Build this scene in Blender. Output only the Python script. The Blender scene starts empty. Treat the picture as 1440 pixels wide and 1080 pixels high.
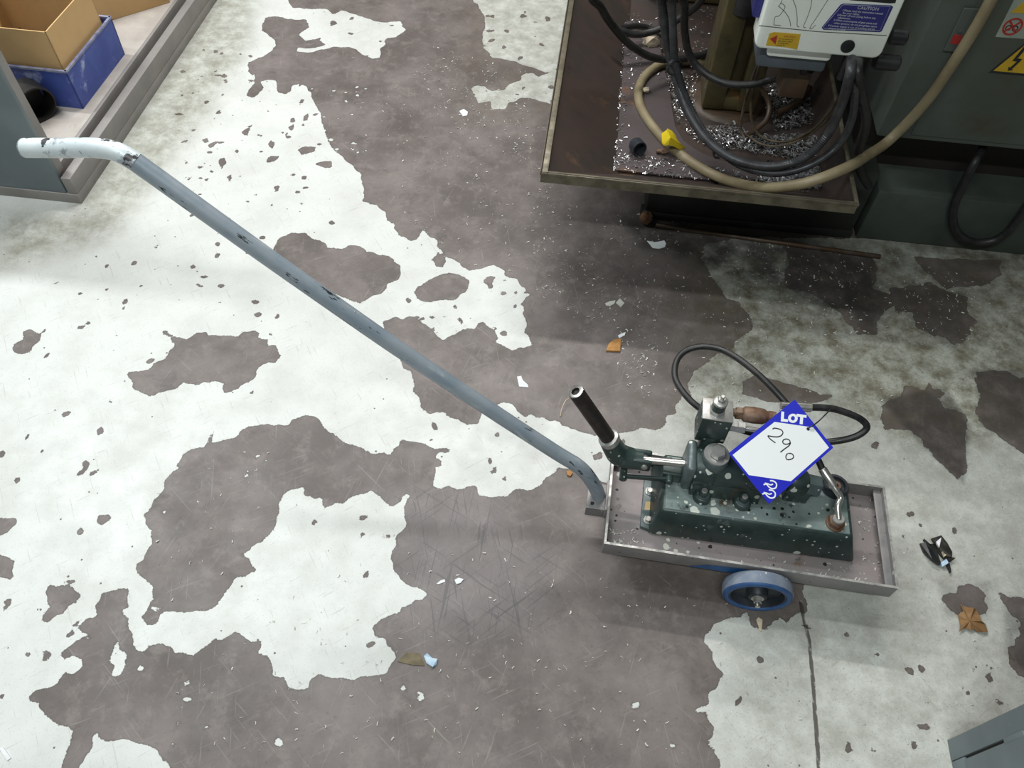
import bpy, bmesh, math, random
import numpy as np
from mathutils import Vector, Matrix

random.seed(7)
RNG = np.random.default_rng(11)
scene = bpy.context.scene
COL = scene.collection

# ------------------------------------------------------------------ camera
FPX, PITCH, ROLL, CAMH = 1110.0, math.radians(54.0), math.radians(-2.3), 1.32
_r0 = np.array([1, 0, 0.]); _f = np.array([0, math.cos(PITCH), -math.sin(PITCH)])
_d0 = np.array([0, -math.sin(PITCH), -math.cos(PITCH)])
_r = _r0 * math.cos(ROLL) + _d0 * math.sin(ROLL)
_d = _d0 * math.cos(ROLL) - _r0 * math.sin(ROLL)
CAM = np.array([0, 0, CAMH])
cd = bpy.data.cameras.new('camera'); cam = bpy.data.objects.new('camera', cd); COL.objects.link(cam)
cd.sensor_width = 36.0; cd.lens = FPX / 1440.0 * 36.0; cd.clip_start = 0.02
M = Matrix(((_r[0], -_d[0], -_f[0], 0), (_r[1], -_d[1], -_f[1], 0), (_r[2], -_d[2], -_f[2], CAMH), (0, 0, 0, 1)))
cam.matrix_world = M
scene.camera = cam

# ------------------------------------------------------------------ world and light
w = bpy.data.worlds.new('workshop_air'); scene.world = w; w.use_nodes = True
w.node_tree.nodes['Background'].inputs[0].default_value = (0.90, 1.0, 0.96, 1)
w.node_tree.nodes['Background'].inputs[1].default_value = 0.10
def tube_light(name, loc, length, width, power, color, rz=0.0):
    l = bpy.data.lights.new(name, 'AREA'); l.shape = 'RECTANGLE'; l.size = length; l.size_y = width
    l.energy = power; l.color = color
    o = bpy.data.objects.new(name, l); COL.objects.link(o); o.location = loc; o.rotation_euler = (0, 0, rz)
    return o
GR = math.radians(-5.3)
tube_light('ceiling_tube_near', (-1.25, 1.30, 2.9), 1.5, 0.10, 38, (0.97, 1.0, 1.0), GR)
tube_light('ceiling_tube_far', (-2.15, 2.15, 2.9), 1.5, 0.10, 70, (0.95, 1.0, 1.0), GR)
tube_light('ceiling_tube_back', (0.05, 2.75, 2.9), 1.5, 0.10, 86, (1.0, 0.970, 0.93), GR)
tube_light('front_fill_tube', (-0.35, -0.65, 2.9), 1.5, 0.10, 60, (0.94, 1.0, 0.985), GR)  # unseen fill lamp added to brighten the front of the power feed box

scene.view_settings.view_transform = 'Standard'; scene.view_settings.look = 'None'
scene.view_settings.gamma = 1.0; scene.view_settings.use_curve_mapping = False
scene.view_settings.exposure = -0.33

# ------------------------------------------------------------------ where a sight line meets a plane of the place
def ray(x, y): return ((x - 720) / FPX) * _r + ((y - 540) / FPX) * _d + _f
def at(x, y, z=0.0):
    v = ray(x, y); return CAM + (z - CAMH) / v[2] * v
def atp(x, y, p0, n):
    v = ray(x, y); n = np.asarray(n, float); return CAM + ((np.asarray(p0) - CAM) @ n) / (v @ n) * v
G1 = np.array([math.cos(GR), math.sin(GR), 0]); G2 = np.array([-math.sin(GR), math.cos(GR), 0]); UP = np.array([0, 0, 1.0])

# ------------------------------------------------------------------ helpers: materials
def nodes_of(name):
    m = bpy.data.materials.new(name); m.use_nodes = True
    nt = m.node_tree; b = nt.nodes['Principled BSDF']
    return m, nt, b
def rgb(c): return (c[0], c[1], c[2], 1.0)
def mixc(nt, fac, a, b, mode='MIX'):
    n = nt.nodes.new('ShaderNodeMix'); n.data_type = 'RGBA'; n.blend_type = mode
    for k, v in ((0, fac), (6, a), (7, b)):
        if isinstance(v, (int, float)): n.inputs[k].default_value = v
        elif isinstance(v, tuple): n.inputs[k].default_value = rgb(v)
        else: nt.links.new(v, n.inputs[k])
    return n.outputs[2]
def math_(nt, op, a, b=None, clamp=False):
    n = nt.nodes.new('ShaderNodeMath'); n.operation = op; n.use_clamp = clamp
    for k, v in ((0, a), (1, b)):
        if v is None: continue
        if isinstance(v, (int, float)): n.inputs[k].default_value = v
        else: nt.links.new(v, n.inputs[k])
    return n.outputs[0]
def ramp(nt, v, lo, hi, a=0.0, b=1.0, smooth=True):
    n = nt.nodes.new('ShaderNodeMapRange'); n.interpolation_type = 'SMOOTHSTEP' if smooth else 'LINEAR'
    nt.links.new(v, n.inputs[0]); n.inputs[1].default_value = lo; n.inputs[2].default_value = hi
    n.inputs[3].default_value = a; n.inputs[4].default_value = b
    return n.outputs[0]
def coords(nt, scale=(1, 1, 1), rot=(0, 0, 0), loc=(0, 0, 0)):
    t = nt.nodes.new('ShaderNodeTexCoord'); mp = nt.nodes.new('ShaderNodeMapping')
    mp.inputs['Scale'].default_value = scale; mp.inputs['Rotation'].default_value = rot; mp.inputs['Location'].default_value = loc
    nt.links.new(t.outputs['Object'], mp.inputs[0]); return mp.outputs[0]
def streak(nt, rot, stretch, loc=(0, 0, 0)):
    t = nt.nodes.new('ShaderNodeTexCoord'); mp = nt.nodes.new('ShaderNodeMapping'); mp.vector_type = 'TEXTURE'
    mp.inputs['Scale'].default_value = stretch; mp.inputs['Rotation'].default_value = rot; mp.inputs['Location'].default_value = loc
    nt.links.new(t.outputs['Object'], mp.inputs[0]); return mp.outputs[0]
def noise(nt, co, scale, detail=3.0, rough=0.55, dist=0.0):
    n = nt.nodes.new('ShaderNodeTexNoise'); nt.links.new(co, n.inputs['Vector'])
    n.inputs['Scale'].default_value = scale; n.inputs['Detail'].default_value = detail
    n.inputs['Roughness'].default_value = rough; n.inputs['Distortion'].default_value = dist
    return n.outputs['Fac']
def voro(nt, co, scale, feat='F1', rnd=1.0):
    n = nt.nodes.new('ShaderNodeTexVoronoi'); n.feature = feat; nt.links.new(co, n.inputs['Vector'])
    n.inputs['Scale'].default_value = scale; n.inputs['Randomness'].default_value = rnd
    return n
def bump(nt, b, h, strength, dist):
    n = nt.nodes.new('ShaderNodeBump'); n.inputs['Strength'].default_value = strength; n.inputs['Distance'].default_value = dist
    nt.links.new(h, n.inputs['Height']); nt.links.new(n.outputs[0], b.inputs['Normal'])
def surf(name, c1, c2=None, scale=30.0, rough=0.5, metal=0.0, bmp=0.15, lo=0.35, hi=0.65, spots=(), dots=(), spec=0.5, rough2=None, along=None):
    """paint, metal, plastic ...: two tones by noise; spots = worn/dirty patches (colour, scale, lo, hi); dots = splashes (colour, scale, radius, share)"""
    m, nt, b = nodes_of(name); co = coords(nt)
    n1 = noise(nt, co, scale, 4.0)
    c = mixc(nt, ramp(nt, n1, lo, hi), c1, c2 if c2 else c1)
    for col, sc, l, h in spots:
        k = noise(nt, streak(nt, along, (5, 1, 1), (sc * .01, .11, 1.7)) if along else coords(nt, loc=(sc * .37, sc * .11, 1.7)), sc, 5.0, 0.65)
        c = mixc(nt, ramp(nt, k, l, h), c, col)
    for col, sc, rad, share in dots:
        wco = coords(nt, loc=(sc * .013, 2.1, .7))
        v = voro(nt, wco, sc)
        sep = nt.nodes.new('ShaderNodeSeparateColor'); nt.links.new(v.outputs['Color'], sep.inputs[0])
        keep = ramp(nt, sep.outputs[0], share, share + 0.01, 1.0, 0.0)
        rr = math_(nt, 'MULTIPLY', sep.outputs[1], rad)
        d = math_(nt, 'SUBTRACT', rr, v.outputs['Distance'])
        wob = math_(nt, 'MULTIPLY', math_(nt, 'SUBTRACT', noise(nt, co, sc * 3.5, 2.0), 0.5), rad * 0.7)
        f = math_(nt, 'MULTIPLY', ramp(nt, math_(nt, 'ADD', d, wob), 0.0, rad * 0.12), keep)
        c = mixc(nt, f, c, col)
    nt.links.new(c, b.inputs['Base Color'])
    b.inputs['Metallic'].default_value = metal
    b.inputs['Specular IOR Level'].default_value = spec
    r2 = rough2 if rough2 is not None else min(1.0, rough + 0.15)
    nt.links.new(ramp(nt, n1, 0.3, 0.7, rough, r2), b.inputs['Roughness'])
    if bmp: bump(nt, b, noise(nt, co, scale * 3.0, 3.0), bmp, 0.002)
    return m

# ------------------------------------------------------------------ helpers: meshes
class MB:
    def __init__(s): s.v = []; s.f = []
    def add(s, vs, fs):
        o = len(s.v); s.v += [tuple(map(float, p)) for p in vs]; s.f += [tuple(i + o for i in f) for f in fs]; return s
    def box(s, x0, x1, y0, y1, z0, z1):
        vs = [(x, y, z) for z in (z0, z1) for y in (y0, y1) for x in (x0, x1)]
        return s.add(vs, [(0, 2, 3, 1), (4, 5, 7, 6), (0, 1, 5, 4), (2, 6, 7, 3), (0, 4, 6, 2), (1, 3, 7, 5)])
    def obox(s, o, a, b, c):
        """box spanned by corner o and edge vectors a, b, c"""
        o, a, b, c = (np.asarray(q, float) for q in (o, a, b, c))
        vs = [o + i * a + j * b + k * c for k in (0, 1) for j in (0, 1) for i in (0, 1)]
        fs = [(0, 2, 3, 1), (4, 5, 7, 6), (0, 1, 5, 4), (2, 6, 7, 3), (0, 4, 6, 2), (1, 3, 7, 5)]
        if np.dot(np.cross(a, b), c) < 0: fs = [f[::-1] for f in fs]
        return s.add(vs, fs)
    def hexa(s, bottom, top):
        """frustum from four bottom and four top corners, both counter-clockwise seen from above"""
        return s.add(list(bottom) + list(top), [(3, 2, 1, 0), (4, 5, 6, 7)] + [(i, (i + 1) % 4, 4 + (i + 1) % 4, 4 + i) for i in range(4)])
    def prism(s, poly, n, h):
        """polygon (3-D points) thickened by h along n"""
        n = np.asarray(n, float); P = [np.asarray(p, float) for p in poly]; k = len(P)
        nn = sum(np.cross(P[i] - P[0], P[(i + 1) % k] - P[0]) for i in range(k))
        if np.dot(nn, n) < 0: P = P[::-1]
        return s.add(P + [p + n * h for p in P], [tuple(range(k))[::-1], tuple(range(k, 2 * k))] + [(i, (i + 1) % k, k + (i + 1) % k, k + i) for i in range(k)])
    def ring_prism(s, outer, inner, n, h):
        n = np.asarray(n, float); k = len(outer)
        O = [np.asarray(p, float) for p in outer]; I = [np.asarray(p, float) for p in inner]
        vs = O + I + [p + n * h for p in O] + [p + n * h for p in I]; fs = []
        for i in range(k):
            j = (i + 1) % k
            fs += [(2 * k + i, 2 * k + j, 3 * k + j, 3 * k + i), (i, j, 2 * k + j, 2 * k + i), (k + j, k + i, 3 * k + i, 3 * k + j), (j, i, k + i, k + j)]
        return s.add(vs, fs)
    def lathe(s, o, axis, prof, seg=24, hexa=False):
        """profile of (radius, distance along axis) turned about the axis from o"""
        o = np.asarray(o, float); a = np.asarray(axis, float); a = a / np.linalg.norm(a)
        t = np.array([0, 0, 1.0]) if abs(a[2]) < .9 else np.array([1.0, 0, 0])
        e1 = np.cross(t, a); e1 /= np.linalg.norm(e1); e2 = np.cross(a, e1)
        if hexa: seg = 6
        vs = []; fs = []; rows = []
        for r, h in prof:
            if r <= 1e-9: rows.append([len(vs)]); vs.append(o + a * h)
            else:
                rows.append(list(range(len(vs), len(vs) + seg)))
                vs += [o + a * h + r * (math.cos(2 * math.pi * i / seg) * e1 + math.sin(2 * math.pi * i / seg) * e2) for i in range(seg)]
        for A, B in zip(rows[:-1], rows[1:]):
            for i in range(seg):
                j = (i + 1) % seg
                if len(A) == 1 and len(B) == 1: continue
                if len(A) == 1: fs.append((A[0], B[j], B[i]))
                elif len(B) == 1: fs.append((A[i], A[j], B[0]))
                else: fs.append((A[i], A[j], B[j], B[i]))
        return s.add(vs, fs)
    def cyl(s, a, b, r, seg=20, r2=None, hexa=False, ch=0.0):
        a = np.asarray(a, float); b = np.asarray(b, float); L = np.linalg.norm(b - a); r2 = r if r2 is None else r2
        prof = [(0, 0), (r - ch, 0), (r, ch), (r2, L - ch), (r2 - ch, L), (0, L)] if ch else [(0, 0), (r, 0), (r2, L), (0, L)]
        return s.lathe(a, b - a, prof, seg, hexa)
    def tube(s, pts, r, seg=12, n=8, rib=0.0, ribn=0, close=True):
        """round bar along a smooth curve through pts; r may be a list"""
        P = [np.asarray(p, float) for p in pts]; R = r if isinstance(r, (list, tuple)) else [r] * len(P)
        Q = []; RR = []
        for i in range(len(P) - 1):
            p0 = P[i - 1] if i else 2 * P[0] - P[1]; p1, p2 = P[i], P[i + 1]
            p3 = P[i + 2] if i + 2 < len(P) else 2 * P[-1] - P[-2]
            for k in range(n):
                t = k / n
                Q.append(.5 * (2 * p1 + (p2 - p0) * t + (2 * p0 - 5 * p1 + 4 * p2 - p3) * t * t + (3 * p1 - p0 - 3 * p2 + p3) * t ** 3))
                RR.append(R[i] * (1 - t) + R[i + 1] * t)
        Q.append(P[-1]); RR.append(R[-1])
        m = len(Q); vs = []; fs = []
        T = [Q[min(i + 1, m - 1)] - Q[max(i - 1, 0)] for i in range(m)]
        T = [t / (np.linalg.norm(t) + 1e-12) for t in T]
        up = np.array([0, 0, 1.0]) if abs(T[0][2]) < .9 else np.array([1.0, 0, 0])
        e1 = np.cross(up, T[0]); e1 /= np.linalg.norm(e1)
        for i in range(m):
            e1 = e1 - T[i] * np.dot(e1, T[i]); e1 /= np.linalg.norm(e1); e2 = np.cross(T[i], e1)
            rad = RR[i] * (1 + (rib if (ribn and i % 2) else 0))
            vs += [Q[i] + rad * (math.cos(2 * math.pi * k / seg) * e1 + math.sin(2 * math.pi * k / seg) * e2) for k in range(seg)]
        for i in range(m - 1):
            for k in range(seg):
                j = (k + 1) % seg
                fs.append((i * seg + k, i * seg + j, (i + 1) * seg + j, (i + 1) * seg + k))
        if close:
            fs.append(tuple(range(seg))[::-1]); fs.append(tuple((m - 1) * seg + k for k in range(seg)))
        return s.add(vs, fs)
    def ribbon(s, pts, wd, n, h=0.0004, closed=False):
        """flat stroke of width wd lying in the plane with normal n"""
        P = [np.asarray(p, float) for p in pts]; n = np.asarray(n, float); m = len(P)
        L = []; R = []
        for i in range(m):
            a = P[(i - 1) % m] if (closed or i) else P[0]; b = P[(i + 1) % m] if (closed or i < m - 1) else P[-1]
            t = b - a; t /= np.linalg.norm(t) + 1e-12; c = np.cross(n, t) * wd / 2
            L.append(P[i] + c); R.append(P[i] - c)
        vs = [p + n * h for p in L] + [p + n * h for p in R] + L + R; fs = []
        for i in range(m if closed else m - 1):
            j = (i + 1) % m
            fs += [(m + i, m + j, j, i), (2 * m + i, i, j, 2 * m + j), (3 * m + j, m + j, m + i, 3 * m + i)]
        return s.add(vs, fs)
    def build(s, name, mat, parent=None, smooth=40, bevel=0.0, kind=None, seg=2, base=None):
        me = bpy.data.meshes.new(name)
        V = s.v
        if base is not None: V = [(p[0] - base[0], p[1] - base[1], p[2] - base[2]) for p in V]
        me.from_pydata(V, [], s.f)
        if bevel:
            bm = bmesh.new(); bm.from_mesh(me); bmesh.ops.remove_doubles(bm, verts=bm.verts, dist=1e-6)
            bmesh.ops.recalc_face_normals(bm, faces=bm.faces)
            ed = [e for e in bm.edges if len(e.link_faces) == 2 and e.calc_face_angle(0) > math.radians(28)]
            bmesh.ops.bevel(bm, geom=ed, offset=bevel, segments=seg, profile=0.5, affect='EDGES', clamp_overlap=True)
            bm.to_mesh(me); bm.free()
        else:
            bm = bmesh.new(); bm.from_mesh(me); bmesh.ops.recalc_face_normals(bm, faces=bm.faces); bm.to_mesh(me); bm.free()
        me.validate(); me.update()
        me.materials.append(mat)
        if smooth:
            for p in me.polygons: p.use_smooth = True
            me.set_sharp_from_angle(angle=math.radians(smooth))
        o = bpy.data.objects.new(name, me); COL.objects.link(o)
        if parent is not None: o.parent = parent
        if kind: o['kind'] = kind
        return o
def curve(pts, n=6):
    P = [np.array(p, float) for p in pts]; Q = []
    for i in range(len(P) - 1):
        p0 = P[i - 1] if i else P[0]; p3 = P[min(i + 2, len(P) - 1)]; p1, p2 = P[i], P[i + 1]
        for k in range(n):
            t = k / n; Q.append(.5 * (2 * p1 + (p2 - p0) * t + (2 * p0 - 5 * p1 + 4 * p2 - p3) * t * t + (3 * p1 - p0 - 3 * p2 + p3) * t ** 3))
    Q.append(P[-1]); return Q
def tag(o, label, cat, group=None, kind=None):
    o['label'] = label
    if cat: o['category'] = cat
    if group: o['group'] = group
    if kind: o['kind'] = kind
    return o
def thing(name, label, cat, loc=(0, 0, 0), rz=0.0, group=None):
    o = bpy.data.objects.new(name, None); COL.objects.link(o); o.empty_display_size = 0.05
    o.location = tuple(map(float, loc)); o.rotation_euler = (0, 0, rz)
    return tag(o, label, cat, group)

# ------------------------------------------------------------------ floor: painted concrete, the paint worn through in patches
WHITE_A = [(405,-30),(405,0),(412,11),(433,12),(460,13),(467,20),(480,15),(500,20),(517,27),(537,32),(562,30),(570,42),(558,52),(543,53),(542,63),
 (533,68),(537,80),(523,82),(510,77),(500,70),(487,65),(480,66),(467,67),(433,74),(418,72),(420,68),(443,68),(458,62),(443,55),(430,57),(420,50),
 (435,37),(430,28),(413,28),(390,23),(372,25),(367,43),(383,53),(388,63),(380,72),(367,80),(350,88),(350,100),(353,107),(360,103),(358,117),(350,127),
 (345,135),(355,138),(365,133),(370,123),(368,115),(377,112),(388,113),(390,123),(392,130),(402,132),(408,128),(412,120),(420,118),(433,122),
 (440,140),(452,165),(458,190),(466,208),(480,220),(487,227),(500,238),(507,247),(510,263),(512,283),(527,288),(542,298),(543,310),(553,315),(560,330),
 (577,338),(587,337),(595,325),(603,333),(615,338),(617,350),(627,360),(638,365),(648,373),(660,380),(673,378),(693,373),(710,380),(713,387),
 (727,393),(738,407),(746,415),(737,423),(735,440),(742,457),(735,468),(742,472),(750,485),(737,488),(720,492),(707,485),(693,482),(700,475),(693,463),
 (680,453),(673,455),(667,462),(650,463),(640,470),(623,477),(613,470),(603,460),(593,452),(577,445),(565,450),(557,445),(537,452),
 (540,470),(543,487),(560,503),(567,518),(578,523),(583,540),(582,550),(590,563),(592,573),(603,582),(623,580),(632,588),(645,590),(657,598),(672,595),(677,582),
 (690,575),(700,568),(707,564),(720,568),(728,580),(738,587),(747,583),(753,590),(763,587),(773,592),(788,593),(790,598),(813,605),(833,612),(873,610),(903,602),(927,603),(943,593),
 (938,586),(960,620),(960,700),(855,678),(835,672),(812,660),(785,657),(780,662),(770,672),(763,680),(747,688),(727,687),(713,697),(693,700),(673,697),(672,685),(667,682),(643,690),(632,682),
 (620,687),(608,683),(612,673),(613,658),(622,655),(622,647),(613,643),(615,637),(607,630),(597,623),(577,620),(563,618),(560,627),(552,632),(548,640),(540,638),(513,635),
 (500,627),(490,623),(480,618),(463,608),(453,598),(447,587),(430,584),(410,590),(407,598),(387,599),(370,596),(353,600),(337,607),(333,613),(310,620),(298,622),
 (302,605),(297,607),(290,627),(267,633),(257,637),(253,657),(233,672),(230,688),(213,707),(207,720),(203,724),(207,737),(213,747),(213,763),(203,778),(200,788),(192,792),(193,807),
 (203,815),(213,827),(217,843),(210,848),(207,860),(197,865),(210,878),(220,877),(227,863),(240,860),(263,863),(290,860),(303,853),(310,843),(320,830),(333,813),(347,813),(358,800),
 (350,785),(338,780),(353,770),(377,753),(387,740),(392,720),(392,710),(400,697),(408,688),(425,685),(433,697),(453,702),(457,715),(473,708),(480,708),
 (497,700),(517,693),(523,690),(533,697),(543,707),(553,712),(563,707),(570,697),(575,697),(570,710),(568,720),(572,737),(558,752),(555,767),(550,787),(552,800),(567,817),(577,825),(590,828),
 (599,835),(590,845),(570,852),(560,860),(547,865),(535,873),(523,883),(528,895),(542,897),(545,910),(558,920),(557,930),(547,937),(543,945),(517,953),(507,950),(497,957),(480,952),
 (467,953),(450,948),(435,953),(432,967),(420,971),(410,967),(405,970),(398,953),(383,950),(385,937),(377,923),(363,918),(367,902),(352,903),(340,893),(330,888),(320,897),(310,902),(302,895),(290,908),
 (270,920),(247,918),(237,912),(227,903),(218,907),(205,908),(202,917),(193,913),(187,893),(182,877),(170,858),(180,853),(182,830),(173,827),(157,830),(147,832),(143,838),(133,852),(137,867),
 (127,870),(113,877),(108,882),(115,888),(130,893),(128,902),(113,897),(100,907),(82,920),(90,927),(103,922),(113,928),(115,938),(103,947),(90,948),(82,962),(67,967),(50,970),(38,982),(43,987),
 (55,988),(53,997),(63,1010),(80,1018),(93,1022),(102,1027),(100,1043),(93,1053),(87,1070),(88,1080),(80,1130),(-600,1130),(-600,-120),(405,-120)]
WHITE_MORE = [
 [(110,1130),(110,1080),(115,1067),(128,1055),(130,1040),(135,1033),(143,1038),(160,1042),(177,1040),(193,1047),(213,1048),(222,1053),(225,1062),(237,1073),(243,1080),(262,1130)],
 [(163,900),(170,902),(168,913),(177,920),(178,933),(170,950),(160,952),(155,950),(162,937),(153,932),(158,923),(160,910)],
 [(208,850),(230,853),(223,860),(213,860)],
 [(655,-40),(665,0),(673,10),(682,25),(680,45),(678,55),(680,67),(693,80),(713,83),(733,90),(753,97),(770,103),(785,95),(795,60),(800,30),(815,-40)],
 [(660,125),(670,120),(680,122),(690,128),(707,127),(717,118),(730,113),(735,105),(750,102),(757,110),(778,97),(785,100),(775,147),(757,142),(743,137),(727,140),(713,145),(710,153),(692,154),(688,143),(673,145),(668,133)],
 # lower right floor
 [(1013,1130),(1013,1073),(1007,1065),(1005,1053),(997,1050),(993,1040),(1002,1032),(1003,1022),(993,1003),(980,1000),(988,992),(997,987),(997,977),(1007,968),(1012,955),(1019,950),(1010,938),(1000,927),(1002,917),
  (990,903),(992,893),(1002,890),(1003,880),(1020,872),(1027,868),(1043,867),(1050,860),(1055,868),(1060,880),(1067,884),(1078,886),(1090,872),(1097,868),(1103,873),(1108,878),(1113,868),(1122,862),(1134,866),(1136,877),(1127,881),(1137,884),(1136,850),(1120,800),
  (1100,760),(960,700),(950,620),(938,586),(951,581),(951,569),(959,557),(971,557),(966,541),(975,522),(1000,505),(1030,490),(1062,455),(1040,425),(1018,420),(1010,400),(985,365),(990,345),(1050,332),(1110,335),(1300,335),(1600,300),(2300,500),(2000,1130)],
]
BARE = [
 [(387,345),(393,334),(413,327),(430,328),(440,337),(457,340),(462,348),(480,350),(490,345),(507,347),(516,355),(530,356),(547,360),(563,373),(565,387),(560,393),(545,400),(540,410),(527,415),(517,422),(505,428),(490,420),(470,412),(440,398),(400,372),(383,358)],
 [(580,412),(595,400),(608,390),(620,386),(637,384),(653,390),(660,398),(655,410),(647,415),(640,423),(620,423),(603,425),(590,423)],
 [(610,360),(608,365),(613,375),(623,375),(627,367),(623,358),(615,352)],
 [(680,393),(690,387),(697,390),(693,397),(693,405),(687,407)],
 [(175,520),(183,523),(197,522),(210,518),(217,510),(230,505),(237,497),(245,485),(238,475),(227,467),(233,464),(240,470),(263,477),(277,468),(290,467),(293,472),(317,472),(340,475),(340,466),(357,465),(363,468),(362,475),(378,477),
  (377,485),(388,484),(391,493),(395,500),(388,510),(377,510),(360,518),(360,527),(353,535),(337,545),(317,553),(312,547),(313,540),(300,537),(277,540),(257,538),(247,547),(230,552),(220,552),(210,558),(200,552),(190,547),(185,537),(182,530)],
 [(0,729),(20,730),(25,735),(15,745),(8,750),(-10,757),(-10,729)], [(-10,775),(8,783),(20,790),(18,812),(-10,813)],
 [(67,823),(87,822),(100,825),(107,832),(113,837),(107,847),(97,853),(90,863),(78,865),(68,877),(60,873),(63,863),(72,853),(63,845),(63,832)],
 [(87,818),(97,817),(105,818),(97,823)], [(137,733),(140,725),(152,723),(157,728),(150,735),(142,740)],
 [(18,484),(33,478),(33,466),(40,464),(57,470),(55,480),(45,488),(43,495),(27,501),(20,495)],
 [(106,668),(115,660),(118,648),(125,650),(126,657),(118,667)], [(418,210),(430,206),(445,206),(440,214),(424,218)], [(443,231),(452,227),(466,226),(467,235),(458,237)],
 [(374,225),(382,220),(393,219),(388,227),(376,229)], [(302,106),(310,104),(318,107),(315,110)],
 [(340,187),(346,182),(350,186),(348,191),(343,190)], [(284,197),(290,195),(294,199),(287,202)], [(309,224),(316,221),(317,229),(311,238),(307,231)], [(319,249),(325,244),(327,250),(323,257)],
 [(376,202),(381,197),(386,201),(382,209)], [(404,179),(411,177),(414,173),(411,184)], [(442,144),(449,139),(451,146),(445,152)],
 [(427,163),(433,160),(432,169),(427,170)], [(409,167),(413,166),(415,171),(410,172)],
 [(442,55),(450,53),(448,60),(443,61)], [(463,30),(470,28),(474,34),(466,36)],
 [(571,420),(576,417),(580,423),(574,428)], [(641,448),(647,445),(653,455),(648,458)], [(637,430),(641,428),(643,435),(638,434)], [(721,428),(727,426),(727,434),(722,434)],
 [(704,411),(711,410),(713,414),(706,415)], [(723,410),(728,408),(729,414),(724,414)], [(690,664),(696,657),(699,665),(694,668)], [(684,645),(690,644),(688,649)], [(705,672),(711,671),(709,677)], [(702,634),(708,634),(706,640)],
 [(833,640),(845,637),(847,644),(836,647)], [(873,621),(878,617),(880,623),(875,626)],
 # lower right
 [(1322,843),(1325,837),(1333,835),(1348,833),(1350,823),(1362,821),(1377,828),(1387,838),(1383,843),(1388,853),(1385,863),(1370,868),(1345,866),(1333,858)],
 [(1400,830),(1408,833),(1420,843),(1430,838),(1450,845),(1450,884),(1425,868),(1412,853)],
 [(1450,874),(1433,883),(1435,893),(1427,898),(1427,905),(1418,913),(1422,927),(1423,937),(1430,950),(1450,960)],
 [(1238,570),(1250,563),(1267,557),(1273,543),(1290,547),(1300,550),(1308,540),(1313,545),(1323,545),(1328,553),(1320,560),(1327,573),(1347,577),(1360,580),(1362,592),(1357,610),(1360,640),(1357,665),(1346,676),(1330,660),(1300,625),(1280,605),(1245,605),(1237,590)],
 [(1373,523),(1393,522),(1403,520),(1420,523),(1433,530),(1480,540),(1480,660),(1440,640),(1420,625),(1400,610),(1385,600),(1373,580),(1377,557),(1372,540)],
 [(1103,343),(1107,367),(1103,397),(1110,407),(1140,413),(1160,425),(1173,433),(1190,453),(1207,470),(1233,470),(1233,453),(1253,430),(1250,413),(1230,407),(1233,383),(1227,360),(1160,353)],
 [(1250,407),(1280,403),(1307,397),(1330,407),(1360,417),(1357,433),(1373,453),(1360,460),(1370,470),(1340,487),(1330,477),(1307,470),(1290,463),(1283,440),(1260,437)],
 [(1287,360),(1333,363),(1407,367),(1407,383),(1393,400),(1360,403),(1330,407),(1297,377)],
 [(1040,556),(1045,536),(1065,527),(1092,535),(1120,545),(1150,552),(1170,556),(1160,566),(1120,568),(1090,566)],
 [(1225,625),(1231,618),(1236,623),(1232,630),(1225,630)], [(1290,735),(1296,734),(1294,739)], [(1337,836),(1338,832),(1346,838)],
]
CRACK = [(1126,846),(1131,872),(1138,900),(1141,930),(1144,965),(1147,1010),(1150,1050),(1152,1090),(1155,1140)]
FX0, FX1, FY0, FY1, FS = -1.80, 1.80, 0.05, 2.75, 0.005
nx = int(round((FX1 - FX0) / FS)) + 1; ny = int(round((FY1 - FY0) / FS)) + 1
gx = np.linspace(FX0, FX1, nx); gy = np.linspace(FY0, FY1, ny)
GXX, GYY = np.meshgrid(gx, gy)
def fl(poly): return np.array([at(x, y)[:2] for x, y in poly])
def poly_sd(P, X, Y):
    d = np.full(X.shape, 1e9); ins = np.zeros(X.shape, bool); k = len(P)
    for i in range(k):
        a = P[i]; b = P[(i + 1) % k]; e = b - a
        wx = X - a[0]; wy = Y - a[1]
        t = np.clip((wx * e[0] + wy * e[1]) / (e @ e + 1e-15), 0, 1)
        d = np.minimum(d, (wx - t * e[0]) ** 2 + (wy - t * e[1]) ** 2)
        c = ((a[1] > Y) != (b[1] > Y))
        if abs(e[1]) > 1e-12: ins ^= c & (X < e[0] * (Y - a[1]) / e[1] + a[0])
    d = np.sqrt(d); return np.where(ins, d, -d)
def window(P, m):
    i0 = max(0, int((P[:, 0].min() - m - FX0) / FS)); i1 = min(nx, int((P[:, 0].max() + m - FX0) / FS) + 2)
    j0 = max(0, int((P[:, 1].min() - m - FY0) / FS)); j1 = min(ny, int((P[:, 1].max() + m - FY0) / FS) + 2)
    return (slice(j0, j1), slice(i0, i1)) if (i1 > i0 and j1 > j0) else None
S = np.full((ny, nx), -0.04)
def carve(poly, white):
    P = poly if isinstance(poly, np.ndarray) else fl(poly); wd = window(P, 0.045)
    if wd is None: return
    sd = np.clip(poly_sd(P, GXX[wd], GYY[wd]), -0.04, 0.04)
    S[wd] = np.maximum(S[wd], sd) if white else np.minimum(S[wd], -sd)
for p in [WHITE_A] + WHITE_MORE: carve(p, True)
for p in BARE: carve(p, False)
def blob(cx, cy, r, n=9):
    a0 = random.random() * 6; st = random.uniform(1.0, 2.2); an = random.random() * 3.14
    P = []
    for i in range(n):
        t = a0 + 2 * math.pi * i / n; q = r * random.uniform(.65, 1.25)
        x, y = q * math.cos(t) * st, q * math.sin(t)
        P.append((cx + x * math.cos(an) - y * math.sin(an), cy + x * math.sin(an) + y * math.cos(an)))
    return np.array(P)
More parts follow.
